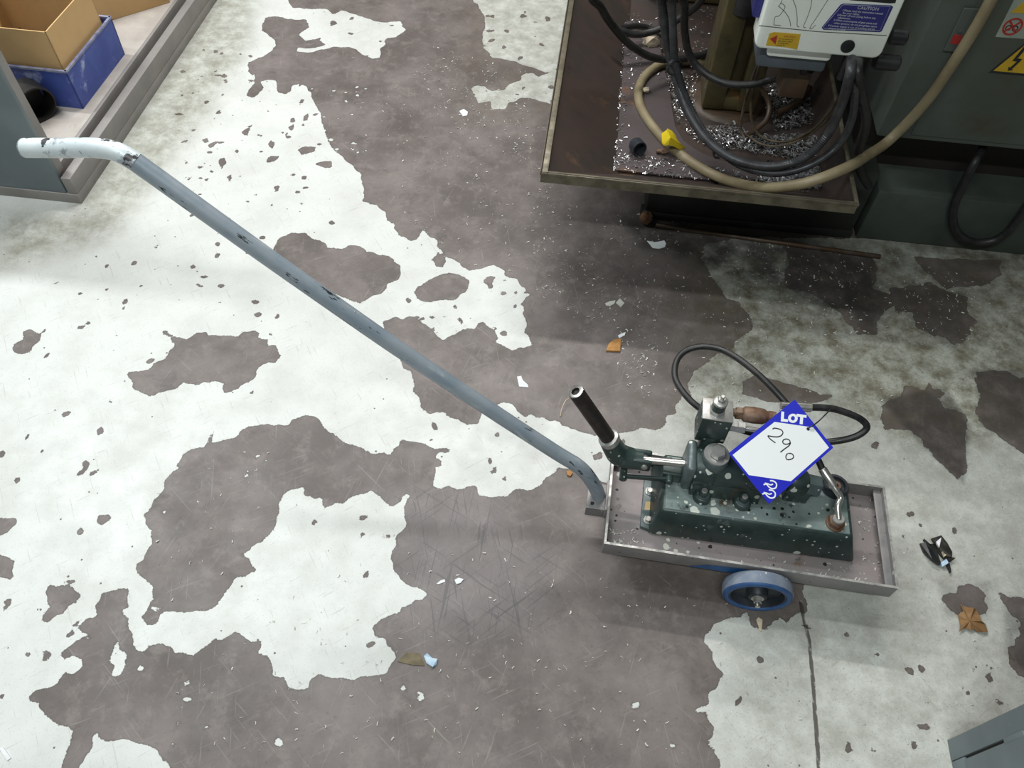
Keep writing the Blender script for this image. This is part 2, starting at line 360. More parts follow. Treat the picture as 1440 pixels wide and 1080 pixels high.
# chips knocked out of the paint, thick along the rack and around the worn edge, sparse elsewhere
for (x0, x1, y0, y1, k, rmin, rmax) in ((250, 450, 70, 300, 85, .0024, .0060), (130, 480, 300, 460, 26, .0025, .006), (0, 400, 370, 720, 34, .0025, .006), (580, 745, 380, 480, 26, .0028, .007),
                                        (560, 800, 560, 690, 10, .0025, .006), (0, 200, 700, 1000, 14, .0028, .006), (400, 560, 720, 940, 8, .0025, .005), (675, 790, 10, 150, 24, .0035, .008),
                                        (1020, 1430, 640, 1060, 30, .0025, .0055), (420, 560, 20, 80, 10, .0028, .006)):
    for _ in range(k):
        q = at(random.uniform(x0, x1), random.uniform(y0, y1)); carve(blob(q[0], q[1], random.uniform(rmin, rmax)), False)
# flakes of paint still clinging inside the bare patches
for (x0, x1, y0, y1, k) in ((210, 390, 610, 850, 8), (150, 400, 930, 1060, 9), (560, 960, 850, 1070, 5), (430, 520, 120, 215, 40), (1240, 1360, 560, 640, 4)):
    for _ in range(k):
        q = at(random.uniform(x0, x1), random.uniform(y0, y1)); carve(blob(q[0], q[1], random.uniform(.002, .0045)), True)
def soft(poly, amount, feather):
    P = fl(poly); out = np.zeros((ny, nx)); wd = window(P, feather)
    t = np.clip((poly_sd(P, GXX[wd], GYY[wd]) + feather) / (2 * feather), 0, 1); out[wd] = amount * t * t * (3 - 2 * t); return out
DIRT_DIM = np.zeros((ny, nx))
for poly, am, fe in (([(100,300),(330,-60),(370,-60),(350,60),(300,150),(230,240),(160,330),(0,380),(0,300)], .62, .06),
                     ([(940,330),(1500,320),(1700,620),(1300,640),(1100,560),(960,600)], .97, .10),
                     ([(900,560),(1250,560),(1700,560),(1700,1150),(1000,1150),(1000,860)], .42, .12),  # lower right: weaker, greener light painted in through the dirt tone
                     ([(640,-60),(830,-60),(790,170),(650,170)], .50, .05),
                     ([(850,590),(960,580),(960,700),(860,690)], .30, .04),
                     ([(400,-60),(480,-60),(560,40),(500,90)], .12, .05)):
    DIRT_DIM = np.maximum(DIRT_DIM, soft(poly, am, fe))
OIL_SHADE = np.zeros((ny, nx))
for poly, am, fe in (([(860,300),(960,320),(1110,340),(1230,360),(1250,430),(1230,470),(1180,450),(1110,415),(1060,400),(1000,380),(900,350)], 1.0, .035),
                     ([(930,325),(1480,330),(1480,420),(1330,450),(1200,480),(1060,440),(960,400)], .42, .07), ([(1250,400),(1360,410),(1370,460),(1340,490),(1270,450)], .65, .02), ([(1290,360),(1410,365),(1400,400),(1300,400)], .5, .02),
                     ([(1235,560),(1330,545),(1365,600),(1355,680),(1280,610)], .75, .008), ([(1370,520),(1500,520),(1500,650),(1380,600)], .65, .008),
                     ([(1410,840),(1460,840),(1460,960),(1415,920)], .6, .008), ([(1320,820),(1390,820),(1390,870),(1330,866)], .35, .008),
                     ([(860,440),(1100,440),(1110,520),(960,540),(880,500)], .25, .06), ([(760,290),(900,290),(1000,360),(1000,440),(800,420)], .35, .08)):  # last patch paints the shadow in front of the chip pan, not oil
    OIL_SHADE = np.maximum(OIL_SHADE, soft(poly, am, fe))
SCUFF_SHEEN = soft([(540,700),(660,690),(780,780),(760,880),(640,900),(560,850)], 1.0, .05)  # mask for real scratches and a pale sheen painted over them
CP = fl(CRACK); CR = np.full((ny, nx), 0.03); wd = window(CP, .03)
dd = np.full(GXX[wd].shape, 1e9)
for i in range(len(CP) - 1):
    a, b = CP[i], CP[i + 1]; e = b - a; wx = GXX[wd] - a[0]; wy = GYY[wd] - a[1]
    t = np.clip((wx * e[0] + wy * e[1]) / (e @ e), 0, 1); dd = np.minimum(dd, np.hypot(wx - t * e[0], wy - t * e[1]))
CR[wd] = np.minimum(dd, .03)
vx, vy = GXX, GYY; dz = -CAMH
den = vx * _f[0] + vy * _f[1] + dz * _f[2]
upx = 720 + FPX * (vx * _r[0] + vy * _r[1] + dz * _r[2]) / den; upy = 540 + FPX * (vx * _d[0] + vy * _d[1] + dz * _d[2]) / den
out_ = np.maximum(np.maximum(-upx, upx - 1440), np.maximum(-upy, upy - 1080))
FADE = np.clip((out_ - 15) / 70, 0, 1)
S = S * (1 - FADE); DIRT_DIM = DIRT_DIM * (1 - FADE) + .25 * FADE; OIL_SHADE = OIL_SHADE * (1 - FADE)
# mesh: fine grid where the traced wear lies, wide quads around it
verts = np.zeros((ny * nx + 8, 3)); verts[:ny * nx, 0] = GXX.ravel(); verts[:ny * nx, 1] = GYY.ravel()
ring = [(FX0, FY0), (FX1, FY0), (FX1, FY1), (FX0, FY1), (-6, -4), (6, -4), (6, 8), (-6, 8)]
verts[ny * nx:, :2] = ring
idx = np.arange(ny * nx).reshape(ny, nx)
quads = np.stack([idx[:-1, :-1], idx[:-1, 1:], idx[1:, 1:], idx[1:, :-1]], -1).reshape(-1, 4)
b0 = ny * nx
quads = np.vstack([quads, [[b0 + 4, b0 + 5, b0 + 1, b0], [b0 + 5, b0 + 6, b0 + 2, b0 + 1], [b0 + 6, b0 + 7, b0 + 3, b0 + 2], [b0 + 7, b0 + 4, b0, b0 + 3]]])
me = bpy.data.meshes.new('floor')
me.vertices.add(len(verts)); me.vertices.foreach_set('co', verts.astype(np.float32).ravel())
me.loops.add(quads.size); me.loops.foreach_set('vertex_index', quads.astype(np.int32).ravel())
me.polygons.add(len(quads)); me.polygons.foreach_set('loop_start', np.arange(0, quads.size, 4, dtype=np.int32))
me.update(calc_edges=True)
def attr(name, grid, ringval):
    a = me.attributes.new(name, 'FLOAT', 'POINT')
    a.data.foreach_set('value', np.concatenate([grid.ravel(), np.full(8, ringval)]).astype(np.float32))
attr('paint', S, 0.0); attr('dirt_dim', DIRT_DIM, 0.25); attr('oil_shade', OIL_SHADE, 0.0); attr('joint', CR, 0.03); attr('beyond', FADE, 1.0); attr('scuff_sheen', SCUFF_SHEEN, 0.0)

def floor_material():
    m, nt, b = nodes_of('worn_painted_concrete'); co = coords(nt)
    def A(n):
        k = nt.nodes.new('ShaderNodeAttribute'); k.attribute_name = n; return k.outputs['Fac']
    n_mid = noise(nt, co, 55, 3.0, .6); n_fine = noise(nt, co, 230, 3.0, .6); n_big = noise(nt, co, 2.2, 4.0, .6)
    s = math_(nt, 'ADD', A('paint'), math_(nt, 'MULTIPLY', math_(nt, 'SUBTRACT', n_mid, .5), .010))
    s = math_(nt, 'ADD', s, math_(nt, 'MULTIPLY', math_(nt, 'SUBTRACT', n_fine, .5), .005))
    vs_ = voro(nt, co, 42, 'SMOOTH_F1'); s = math_(nt, 'ADD', s, math_(nt, 'MULTIPLY', math_(nt, 'SUBTRACT', vs_.outputs['Distance'], .42), .009))
    s = math_(nt, 'ADD', s, math_(nt, 'MULTIPLY', A('dirt_dim'), math_(nt, 'MULTIPLY', math_(nt, 'SUBTRACT', noise(nt, co, 24, 3.0, .6), .5), .026)))
    s = math_(nt, 'ADD', s, math_(nt, 'MULTIPLY', A('beyond'), ramp(nt, n_big, .40, .60, -.03, .06)))
    # pin-head chips through the paint
    v = voro(nt, co, 62); sep = nt.nodes.new('ShaderNodeSeparateColor'); nt.links.new(v.outputs['Color'], sep.inputs[0])
    pin = math_(nt, 'MULTIPLY', ramp(nt, sep.outputs[0], .90, .91), ramp(nt, v.outputs['Distance'], .08, .14, 1.0, 0.0))
    s = math_(nt, 'SUBTRACT', s, math_(nt, 'MULTIPLY', pin, .06))
    paint = ramp(nt, s, -.0007, .0007)
    dirt_dim = A('dirt_dim'); oil_shade = A('oil_shade')
    # paint colour
    pc = mixc(nt, ramp(nt, noise(nt, co, 9, 5.0, .65), .35, .7), (.67, .685, .665), (.59, .60, .575))
    pc = mixc(nt, ramp(nt, noise(nt, co, 130, 4.0, .7), .56, .74, 0, .35), pc, (.42, .42, .39))
    sx = noise(nt, streak(nt, (0, 0, .6), (14, 1, 1)), 240, 2.0, .5, .3)
    pc = mixc(nt, ramp(nt, sx, .66, .72, 0, .40), pc, (.40, .40, .37))
    sx2 = noise(nt, streak(nt, (0, 0, 2.1), (20, 1, 1)), 260, 2.0, .5, .3)
    pc = mixc(nt, ramp(nt, sx2, .66, .71, 0, .40), pc, (.42, .41, .38))
    grime = math_(nt, 'MULTIPLY', dirt_dim, ramp(nt, noise(nt, co, 22, 6.0, .75), .28, .70))
    pc = mixc(nt, math_(nt, 'MULTIPLY', dirt_dim, .66), pc, (.40, .415, .335))
    pc = mixc(nt, grime, pc, (.140, .120, .078))
    speck = noise(nt, co, 320, 2.0, .6)
    pc = mixc(nt, math_(nt, 'MULTIPLY', ramp(nt, speck, .60, .70), math_(nt, 'ADD', math_(nt, 'MULTIPLY', dirt_dim, .6), .20)), pc, (.13, .115, .09))
    # bare concrete colour
    cc = mixc(nt, ramp(nt, noise(nt, co, 4.5, 6.0, .65), .32, .66), (.205, .176, .168), (.118, .100, .093))
    cc = mixc(nt, ramp(nt, noise(nt, co, 11, 5.0, .7, .4), .50, .72, 0, .7), cc, (.098, .084, .078))
    cc = mixc(nt, ramp(nt, noise(nt, co, 26, 6.0, .7), .48, .70, 0, .65), cc, (.235, .205, .190))
    cc = mixc(nt, ramp(nt, noise(nt, co, 150, 3.0, .6), .58, .72, 0, .4), cc, (.085, .075, .07))
    for k, (rz, st, th) in enumerate(((.45, 30, .665), (1.25, 34, .675), (2.4, 30, .67), (1.75, 30, .68))):
        q = noise(nt, streak(nt, (0, 0, rz), (st, 1, 1), (k * 3.1, 0, 0)), 300, 2.0, .5, .4)
        cc = mixc(nt, ramp(nt, q, th, th + .05, 0, .38), cc, (.31, .285, .27))
    for rz, lx in ((1.45, 9), (1.8, 3), (.7, 5), (2.6, 1)):
        q = noise(nt, streak(nt, (0, 0, rz), (26, 1, 1), (lx, 4, 0)), 190, 2.0, .5, 1.0)
        cc = mixc(nt, math_(nt, 'MULTIPLY', ramp(nt, q, .62, .67, 0, .75), A('scuff_sheen')), cc, (.065, .058, .060))
    cc = mixc(nt, math_(nt, 'MULTIPLY', A('scuff_sheen'), .30), cc, (.24, .225, .235))
    cc = mixc(nt, math_(nt, 'MULTIPLY', dirt_dim, ramp(nt, noise(nt, co, 17, 5.0, .7), .3, .7, .1, .8)), cc, (.105, .085, .055))
    col = mixc(nt, paint, cc, pc)
    ok = math_(nt, 'MULTIPLY', oil_shade, ramp(nt, noise(nt, co, 20, 5.0, .7), .25, .62, .35, 1.0))
    col = mixc(nt, math_(nt, 'MULTIPLY', ok, .85), col, (.030, .029, .030))
    # thin dark rim where the paint edge has collected dirt
    edge = math_(nt, 'MULTIPLY', ramp(nt, s, -.0030, -.0004), ramp(nt, s, -.0002, .0005, 1.0, 0.0))
    col = mixc(nt, math_(nt, 'MULTIPLY', edge, .45), col, (.07, .06, .055))
    jw = math_(nt, 'ADD', A('joint'), math_(nt, 'MULTIPLY', math_(nt, 'SUBTRACT', n_mid, .5), .0035))
    joint = ramp(nt, jw, .0022, .0038, 1.0, 0.0)
    col = mixc(nt, math_(nt, 'MULTIPLY', joint, .85), col, (.045, .036, .028))
    nt.links.new(col, b.inputs['Base Color']); b.inputs['Specular IOR Level'].default_value = .36
    rg = nt.nodes.new('ShaderNodeMix'); rg.data_type = 'FLOAT'
    nt.links.new(paint, rg.inputs[0])
    nt.links.new(ramp(nt, noise(nt, co, 12, 4.0), .3, .7, .40, .56), rg.inputs[2]); nt.links.new(ramp(nt, noise(nt, co, 18, 4.0), .3, .7, .36, .52), rg.inputs[3])
    nt.links.new(math_(nt, 'SUBTRACT', rg.outputs[0], math_(nt, 'MULTIPLY', ok, .05)), b.inputs['Roughness'])
    h = math_(nt, 'ADD', math_(nt, 'MULTIPLY', paint, .6), math_(nt, 'MULTIPLY', n_fine, .12))
    h = math_(nt, 'SUBTRACT', h, math_(nt, 'MULTIPLY', joint, 2.5))
    bump(nt, b, h, .55, .0012)
    return m
me.materials.append(floor_material())
floor = bpy.data.objects.new('floor', me); COL.objects.link(floor)
tag(floor, 'concrete workshop floor with white paint worn away in ragged patches', None, kind='structure')

# ------------------------------------------------------------------ materials of the objects
m_tube = surf('grey_tube_paint', (.30, .36, .42), (.36, .41, .46), 22, .34, .25, .08, spots=[((.50, .55, .58), 60, .58, .74), ((.035, .045, .05), 95, .62, .65)], along=(0, math.radians(43.8), 0))
m_grip = surf('worn_white_grip', (.62, .70, .74), (.72, .78, .80), 30, .35, .1, .1, spots=[((.33, .36, .40), 25, .56, .64), ((.06, .05, .055), 40, .575, .61)])
m_tray = surf('tray_steel', (.24, .235, .24), (.30, .285, .28), 25, .42, .35, .1, spots=[((.13, .10, .075), 20, .62, .75)], dots=[((.62, .62, .58), 48, .28, .35), ((.03, .03, .028), 70, .30, .40)])
m_tray_floor = surf('tray_floor_steel', (.31, .265, .265), (.25, .225, .225), 12, .45, .2, .12, spots=[((.20, .125, .075), 9, .60, .70), ((.10, .10, .09), 30, .62, .74)], dots=[((.60, .60, .53), 55, .36, .40), ((.02, .022, .02), 85, .34, .50)])
m_worn_edge = surf('rubbed_bare_edge', (.62, .61, .58), (.30, .29, .28), 60, .35, .5, .15)
m_blue_paint = surf('blue_paint', (.02, .09, .24), (.03, .13, .32), 30, .4)
m_tyre = surf('blue_rubber', (.025, .075, .21), (.035, .10, .25), 40, .45, 0, .1)
m_tread = surf('dusty_blue_tread', (.235, .27, .33), (.175, .21, .28), 45, .6, 0, .2, dots=[((.65, .68, .70), 110, .22, .30)])
m_black = surf('black_plastic', (.012, .013, .015), (.025, .025, .027), 40, .4, 0, .08)
m_rubber = surf('black_rubber', (.014, .014, .015), (.026, .025, .025), 60, .38, 0, .08)
m_hub = surf('black_wheel_centre', (.018, .022, .028), (.03, .035, .045), 30, .45)
m_steel = surf('bright_steel', (.62, .61, .58), (.50, .48, .45), 50, .26, .9, .05)
m_zinc = surf('zinc_plate', (.55, .55, .53), (.42, .41, .39), 60, .35, .7, .08, spots=[((.20, .15, .10), 30, .64, .75)])
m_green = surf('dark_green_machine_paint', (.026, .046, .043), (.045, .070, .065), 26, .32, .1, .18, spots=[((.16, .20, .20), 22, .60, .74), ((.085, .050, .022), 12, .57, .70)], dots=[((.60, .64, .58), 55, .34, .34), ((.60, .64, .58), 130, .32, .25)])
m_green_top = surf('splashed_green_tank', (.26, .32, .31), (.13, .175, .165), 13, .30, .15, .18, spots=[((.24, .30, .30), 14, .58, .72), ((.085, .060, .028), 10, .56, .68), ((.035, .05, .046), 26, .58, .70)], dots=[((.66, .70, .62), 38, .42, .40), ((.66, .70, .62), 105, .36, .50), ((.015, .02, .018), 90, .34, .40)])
m_green_pale = surf('rubbed_green_paint', (.115, .145, .15), (.07, .10, .10), 30, .35, .2, .15, spots=[((.32, .34, .34), 25, .60, .75)], dots=[((.66, .70, .64), 70, .30, .2)])
m_rust = surf('rusty_brass', (.16, .085, .05), (.24, .16, .115), 45, .5, .4, .2, spots=[((.40, .38, .34), 40, .62, .74)])
m_socket = surf('dark_socket_tube', (.045, .034, .030), (.028, .022, .020), 40, .35, .35, .15, spots=[((.22, .20, .18), 50, .68, .76)])
m_tag_blue = surf('blue_print', (.022, .028, .52), (.026, .035, .56), 8, .38, 0, 0)
m_tag_white = surf('white_card', (.93, .96, .97), (.91, .94, .96), 10, .5, 0, 0)
m_ink = surf('marker_ink', (.02, .02, .025), (.03, .03, .03), 20, .5, 0, 0)
m_mill = surf('olive_casting', (.125, .102, .044), (.080, .066, .032), 16, .42, .1, .25, spots=[((.16, .085, .03), 12, .60, .72), ((.02, .018, .012), 9, .60, .74)])
m_pan = surf('oily_chip_pan', (.075, .052, .045), (.050, .040, .035), 10, .40, .25, .15, spots=[((.13, .075, .05), 8, .58, .72), ((.03, .026, .024), 14, .60, .75)])
m_pan_plate = surf('oily_pan_plate', (.105, .085, .088), (.075, .060, .060), 9, .42, .3, .12, spots=[((.15, .085, .055), 8, .58, .70), ((.035, .032, .032), 16, .60, .74)])
m_pan_rim = surf('worn_pan_rim', (.17, .15, .105), (.10, .088, .06), 30, .42, .35, .15)
m_machine_dark = surf('grimy_base_paint', (.035, .040, .034), (.022, .024, .020), 8, .45, .1, .15, spots=[((.065, .085, .065), 5, .58, .72)])
m_cab = surf('grey_green_cabinet', (.105, .125, .112), (.085, .095, .075), 5, .5, .1, .06, spots=[((.075, .070, .035), 4, .55, .75)])
m_cab_plinth = surf('green_plinth', (.068, .085, .072), (.048, .058, .050), 7, .5, .1, .1, spots=[((.085, .070, .03), 6, .62, .76)])
m_recess_shade = surf('recess_shade', (.020, .015, .013), (.028, .022, .018), 9, .6)  # near-black tone paints the shade inside the recess and door gaps
m_white_plastic = surf('grubby_white_plastic', (.90, .94, .89), (.84, .88, .80), 7, .35, 0, .03, spots=[((.36, .35, .24), 6, .66, .85)])
m_grey_plastic = surf('blue_grey_housing', (.095, .115, .14), (.08, .095, .115), 20, .45, 0, .06)
m_blue_label = surf('caution_label_blue', (.022, .022, .155), (.028, .028, .18), 10, .35, 0, 0)
m_label_ink = surf('pale_label_print', (.50, .52, .58), (.40, .42, .50), 60, .5, 0, 0)
m_yellow = surf('warning_yellow', (.62, .40, .02), (.55, .34, .02), 20, .4, 0, 0)
m_red = surf('warning_red', (.42, .03, .025), (.36, .03, .025), 20, .45, 0, 0)
m_sign_white = surf('dull_sign_white', (.34, .38, .31), (.28, .31, .26), 20, .45, 0, 0)
m_groove = surf('groove_line', (.06, .065, .06), (.08, .085, .08), 30, .6, 0, 0)
m_hose = surf('beige_hose', (.27, .225, .135), (.21, .165, .095), 18, .42, 0, .08, spots=[((.15, .085, .04), 10, .62, .75)])
m_conduit = surf('grey_conduit', (.060, .061, .066), (.034, .034, .038), 50, .35, .1, .1)
m_wire = surf('brown_wire', (.135, .105, .065), (.085, .065, .042), 40, .45, .1, .1)
m_hose_brown = surf('brown_hose', (.085, .052, .030), (.055, .036, .024), 25, .42, 0, .1)
m_locker = surf('grey_blue_locker', (.185, .225, .245), (.16, .195, .21), 6, .42, .1, .05, spots=[((.42, .50, .52), 26, .70, .74)])
m_locker_rail = surf('grey_locker_rail', (.30, .28, .27), (.25, .235, .225), 9, .42, .15, .06, spots=[((.25, .22, .20), 30, .68, .76)])
m_shelf = surf('dusty_shelf', (.46, .42, .385), (.36, .325, .295), 11, .55, .05, .1, spots=[((.14, .115, .09), 24, .64, .74), ((.24, .30, .25), 4, .60, .75)])
m_bin = surf('blue_plastic', (.070, .115, .42), (.055, .09, .36), 14, .42, 0, .06, spots=[((.40, .46, .70), 18, .57, .74)])
m_bin_rim = surf('scuffed_blue_rim', (.32, .33, .42), (.16, .18, .36), 40, .5, 0, .1)
m_card = surf('brown_cardboard', (.66, .43, .20), (.60, .385, .175), 10, .75, 0, .05)
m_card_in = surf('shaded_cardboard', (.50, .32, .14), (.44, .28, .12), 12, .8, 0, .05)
m_contents = surf('dark_scrap', (.02, .02, .018), (.05, .045, .035), 30, .5, .2, .3)
m_iron = surf('dark_iron_tube', (.022, .021, .020), (.035, .030, .028), 18, .5, .3, .1)
m_swarf = surf('metal_swarf', (.74, .75, .77), (.48, .48, .49), 80, .26, .8, 0)
m_chip = surf('pale_chip', (.62, .62, .55), (.50, .50, .45), 80, .4, .2, 0)
m_paper = surf('white_scrap', (.78, .80, .82), (.72, .74, .76), 40, .55, 0, .05)
m_pbluish = surf('pale_blue_scrap', (.60, .74, .86), (.42, .58, .74), 60, .5, 0, .1)
m_wood = surf('orange_wood', (.50, .25, .075), (.40, .19, .055), 70, .6, 0, .15)
m_leaf = surf('dry_leaf', (.30, .17, .07), (.23, .125, .05), 60, .65, 0, .2, spots=[((.42, .27, .06), 30, .60, .70)])
m_yplastic = surf('yellow_plastic', (.72, .54, .02), (.60, .43, .015), 40, .35, 0, .1)
m_foam = surf('cream_foam', (.70, .60, .45), (.60, .50, .36), 60, .7, 0, .2)
m_stone = surf('brown_rock', (.22, .115, .06), (.32, .19, .105), 40, .7, 0, .3)
m_tan = surf('tan_scrap', (.20, .16, .09), (.14, .115, .07), 60, .6, 0, .2)

def world_thing(name, label, cat, base, group=None):
    t = thing(name, label, cat, base, 0.0, group); t['_b'] = 0; del t['_b']
    return t
def solo(mb, name, mat, label, cat, base, group=None, kind=None, **kw):
    o = mb.build(name, mat, None, base=base, **kw); o.location = tuple(map(float, base))
    return tag(o, label, cat, group, kind)

# ------------------------------------------------------------------ pump trolley
T0 = np.array([0.4107, 0.622, 0.0]); TA = math.radians(-7.0)
TU = np.array([math.cos(TA), math.sin(TA), 0]); TN = np.array([-math.sin(TA), math.cos(TA), 0])
def loc(p):
    q = np.asarray(p, float) - T0; return np.array([q @ TU, q @ TN, q[2]])
def onrow(x, y, ly, yaw=0.0):
    """local point of a sight line on the upright plane along the trolley at offset ly, turned by yaw about the handle foot"""
    p0 = T0 + TU * -.245 + TN * ly; a = TA + yaw
    return loc(atp(x, y, p0, (-math.sin(a), math.cos(a), 0)))
tr = thing('pump_trolley', 'long-handled steel tray trolley with blue-tyred wheels under the hydraulic pump', 'trolley', T0, TA)
X0, X1, Y0, Y1, ZB, ZR, TW = -.2385, .2365, -.094, .094, .078, .115, .0035
MB().box(X0 + TW, X1 - TW, Y0 + TW, Y1 - TW, ZB, ZB + .003).build('tray_floor', m_tray_floor, tr)
for bx in ((X0, X1, Y0, Y0 + TW), (X0, X1, Y1 - TW, Y1), (X0, X0 + TW, Y0 + TW, Y1 - TW), (X1 - TW, X1, Y0 + TW, Y1 - TW)):
    wl = MB().box(*bx, ZB, ZR).build('tray_wall', m_tray, tr, bevel=.0006)
    MB().box(bx[0] - .0002, bx[1] + .0002, bx[2] - .0002, bx[3] + .0002, ZR, ZR + .0007).build('rubbed_edge', m_worn_edge, wl, smooth=0)
MB().box(X1 - TW - .013, X1 - TW, Y0 + TW, Y1 - TW, ZR - .012, ZR - .009).build('inner_flange', m_tray, tr, bevel=.0005)
MB().add([(X0 + .145, Y0 - .0004, ZB + .001), (X0 + .255, Y0 - .0004, ZB + .001), (X0 + .24, Y0 - .0004, ZB + .024), (X0 + .175, Y0 - .0004, ZB + .018)], [(0, 1, 2, 3)]).build('blue_paint_patch', m_blue_paint, tr, smooth=0)
WX, WR = .027, .057
MB().cyl((WX, -.131, WR), (WX, .131, WR), .005, 14).build('axle', m_zinc, tr)
for s in (-1, 1):
    for bx in ((WX - .022, WX + .022, s * .070 - .002, s * .070 + .002),):
        MB().box(*bx, WR - .012, ZB).build('axle_bracket', m_tray, tr, bevel=.001)
    ax = (0, s, 0); c = (WX, s * .0965, WR)
    wh = MB().lathe(c, ax, [(.0455, 0), (.050, 0), (.0555, .002), (.057, .006), (.057, .020), (.0555, .0245), (.052, .0268), (.0480, .0268), (.0455, .024), (.0455, 0)], 56).build('wheel', m_tyre, tr, smooth=50)
    MB().lathe(c, ax, [(.0562, .0018), (.0577, .006), (.0577, .0185), (.0566, .0222), (.0560, .0222), (.0560, .0018), (.0562, .0018)], 56).build('tread', m_tread, wh, smooth=50)
    MB().lathe(c, ax, [(0, .001), (.0457, .001), (.0457, .0235), (.0435, .0235), (.041, .012), (.018, .012), (.0165, .023), (.0145, .0255), (.006, .0255), (0, .0255)], 48).build('wheel_centre', m_hub, wh, smooth=45)
    nb = MB().cyl((WX, s * .1222, WR), (WX, s * .1238, WR), .0105, 20)
    nb.build('washer', m_zinc, wh)
    MB().cyl((WX, s * .1238, WR), (WX, s * .131, WR), .0072, hexa=True, ch=.0008).build('axle_nut', m_zinc, wh, smooth=25)
    MB().cyl((WX, s * .131, WR), (WX, s * .138, WR), .0042, 12, ch=.0008).build('axle_end', m_steel, wh)
# long handle
YAW = math.radians(-4.0)
hp = [onrow(x, y, 0.0, YAW) for x, y in ((847, 716), (842, 698), (833, 678), (815, 657), (780, 635), (700, 583), (560, 490), (400, 378), (280, 292), (205, 238), (183, 223), (160, 212), (132, 208), (90, 208), (35, 208))]
hp[0][0] = hp[1][0] + .002; hp[0][2] = .07
hq = [np.array(q) for q in curve(hp, 6)]          # one bent tube; the worn grip is its last stretch
MB().tube(hq[:6 * 9 + 4], .0122, 22, 1).build('handle_tube', m_tube, tr, smooth=60)
g = hq[6 * 9 + 3:]
MB().tube(g, .0122, 22, 1, close=False).build('hand_grip', m_grip, tr, smooth=60)
e = g[-1]; dv = (g[-1] - g[-2]); dv /= np.linalg.norm(dv)
MB().lathe(e - dv * .004, dv, [(0, 0), (.0100, 0), (.0100, .004), (.0122, .004), (.0122, .002)], 22).build('tube_mouth', m_tube, tr)
for x, y in ((318, 325), (498, 448)):      # small weld lugs on the tube
    q = onrow(x, y, 0.0, YAW); MB().cyl(q + np.array([-.004, 0, .0105]), q + np.array([.004, 0, .0145]), .0022, 10, r2=.0016).build('weld_nib', m_tube, tr)
hb = hp[0]
bk = MB().box(hb[0] - .022, X0, -.026, .024, .098, .102).box(hb[0] - .022, X0, -.026, -.022, .074, .102).box(X0 - .004, X0, -.030, .028, .080, .112)
bk.build('handle_bracket', m_tray, tr, bevel=.0008)
MB().cyl((hb[0], hb[1], .062), (hb[0], hb[1], .098), .0155, 20).build('handle_socket', m_tray, tr)

# ------------------------------------------------------------------ hydraulic hand pump bolted in the tray
pu = thing('hydraulic_hand_pump', 'dark green lever hand pump on a paint-splashed reservoir standing in the tray', 'pump', T0 + np.array([0, 0, .081]), TA)
ZF = .081
class PB(MB):                              # same local frame as the trolley, measured from the tray floor
    def build(s, name, mat, parent=None, **kw):
        return MB.build(s, name, mat, parent, base=(0, 0, ZF), **kw)
ZT = .150
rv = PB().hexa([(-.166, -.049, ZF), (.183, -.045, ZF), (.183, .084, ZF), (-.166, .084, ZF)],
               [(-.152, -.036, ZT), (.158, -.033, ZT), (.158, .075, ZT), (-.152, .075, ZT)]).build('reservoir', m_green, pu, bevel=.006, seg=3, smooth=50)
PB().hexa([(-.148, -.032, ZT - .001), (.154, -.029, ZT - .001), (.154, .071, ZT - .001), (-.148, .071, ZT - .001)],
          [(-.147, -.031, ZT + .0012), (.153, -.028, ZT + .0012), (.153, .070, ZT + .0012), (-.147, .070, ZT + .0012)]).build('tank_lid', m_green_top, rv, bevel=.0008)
ft = PB().prism([(-.178, -.040, ZF), (-.150, -.047, ZF), (-.150, .062, ZF), (-.176, .062, ZF)], (0, 0, 1), .010).build('foot_plate', m_green_pale, pu, bevel=.001)
for by in (.029, -.027):
    b = PB().cyl((-.166, by, .091), (-.166, by, .0925), .0078, 18).build('washer', m_zinc, ft)
    PB().cyl((-.166, by, .0925), (-.166, by, .098), .0055, hexa=True, ch=.0008).build('bolt', m_zinc, ft, smooth=25)
PB().add([(-.173, -.008, .0912), (-.160, -.006, .0912), (-.161, .010, .0912), (-.172, .008, .0912)], [(0, 1, 2, 3)]).build('yellow_mark', surf('faded_yellow', (.55, .40, .16), (.48, .36, .18), 60, .5), ft, smooth=0)
# casting
PY, PZ = .030, .198
body = PB().lathe((-.112, PY, PZ), (1, 0, 0), [(0, 0), (.031, 0), (.031, .030), (.0285, .034), (.0265, .120), (.024, .150), (.0, .150)], 30)
body.hexa([(-.110, .000, ZT), (.006, .000, ZT), (.006, .060, ZT), (-.110, .060, ZT)], [(-.105, .006, PZ), (.0, .010, PZ), (.0, .050, PZ), (-.105, .054, PZ)])
bo = body.build('pump_body', m_green, pu, bevel=.002, smooth=50)
PB().box(-.127, -.111, PY - .030, PY + .030, PZ - .034, PZ + .032).build('gland_collar', m_green_pale, pu, bevel=.006, seg=3, smooth=50)
for bx in (-.0875, -.0215):
    lug = PB().cyl((bx, -.001, ZT), (bx, -.001, ZT + .011), .0155, 22, r2=.0135, ch=.0015).build('foot_lug', m_green, bo, smooth=50)
    PB().box(bx - .013, bx + .013, .0, .022, ZT, ZT + .011).build('foot_web', m_green, bo, bevel=.002)
    PB().cyl((bx, -.001, ZT + .011), (bx, -.001, ZT + .0125), .0105, 18).build('washer', m_green_pale, bo)
    PB().cyl((bx, -.001, ZT + .0125), (bx, -.001, ZT + .021), .0082, hexa=True, ch=.001).build('nut', m_green, bo, smooth=25)
    PB().cyl((bx, -.001, ZT + .021), (bx, -.001, ZT + .026), .005, 14, ch=.0008).build('stud', m_zinc, bo)
cap = PB().cyl((-.083, PY, PZ + .010), (-.083, PY, PZ + .040), .0235, 28, r2=.0215, ch=.002).build('valve_boss', m_green_pale, pu, smooth=50)
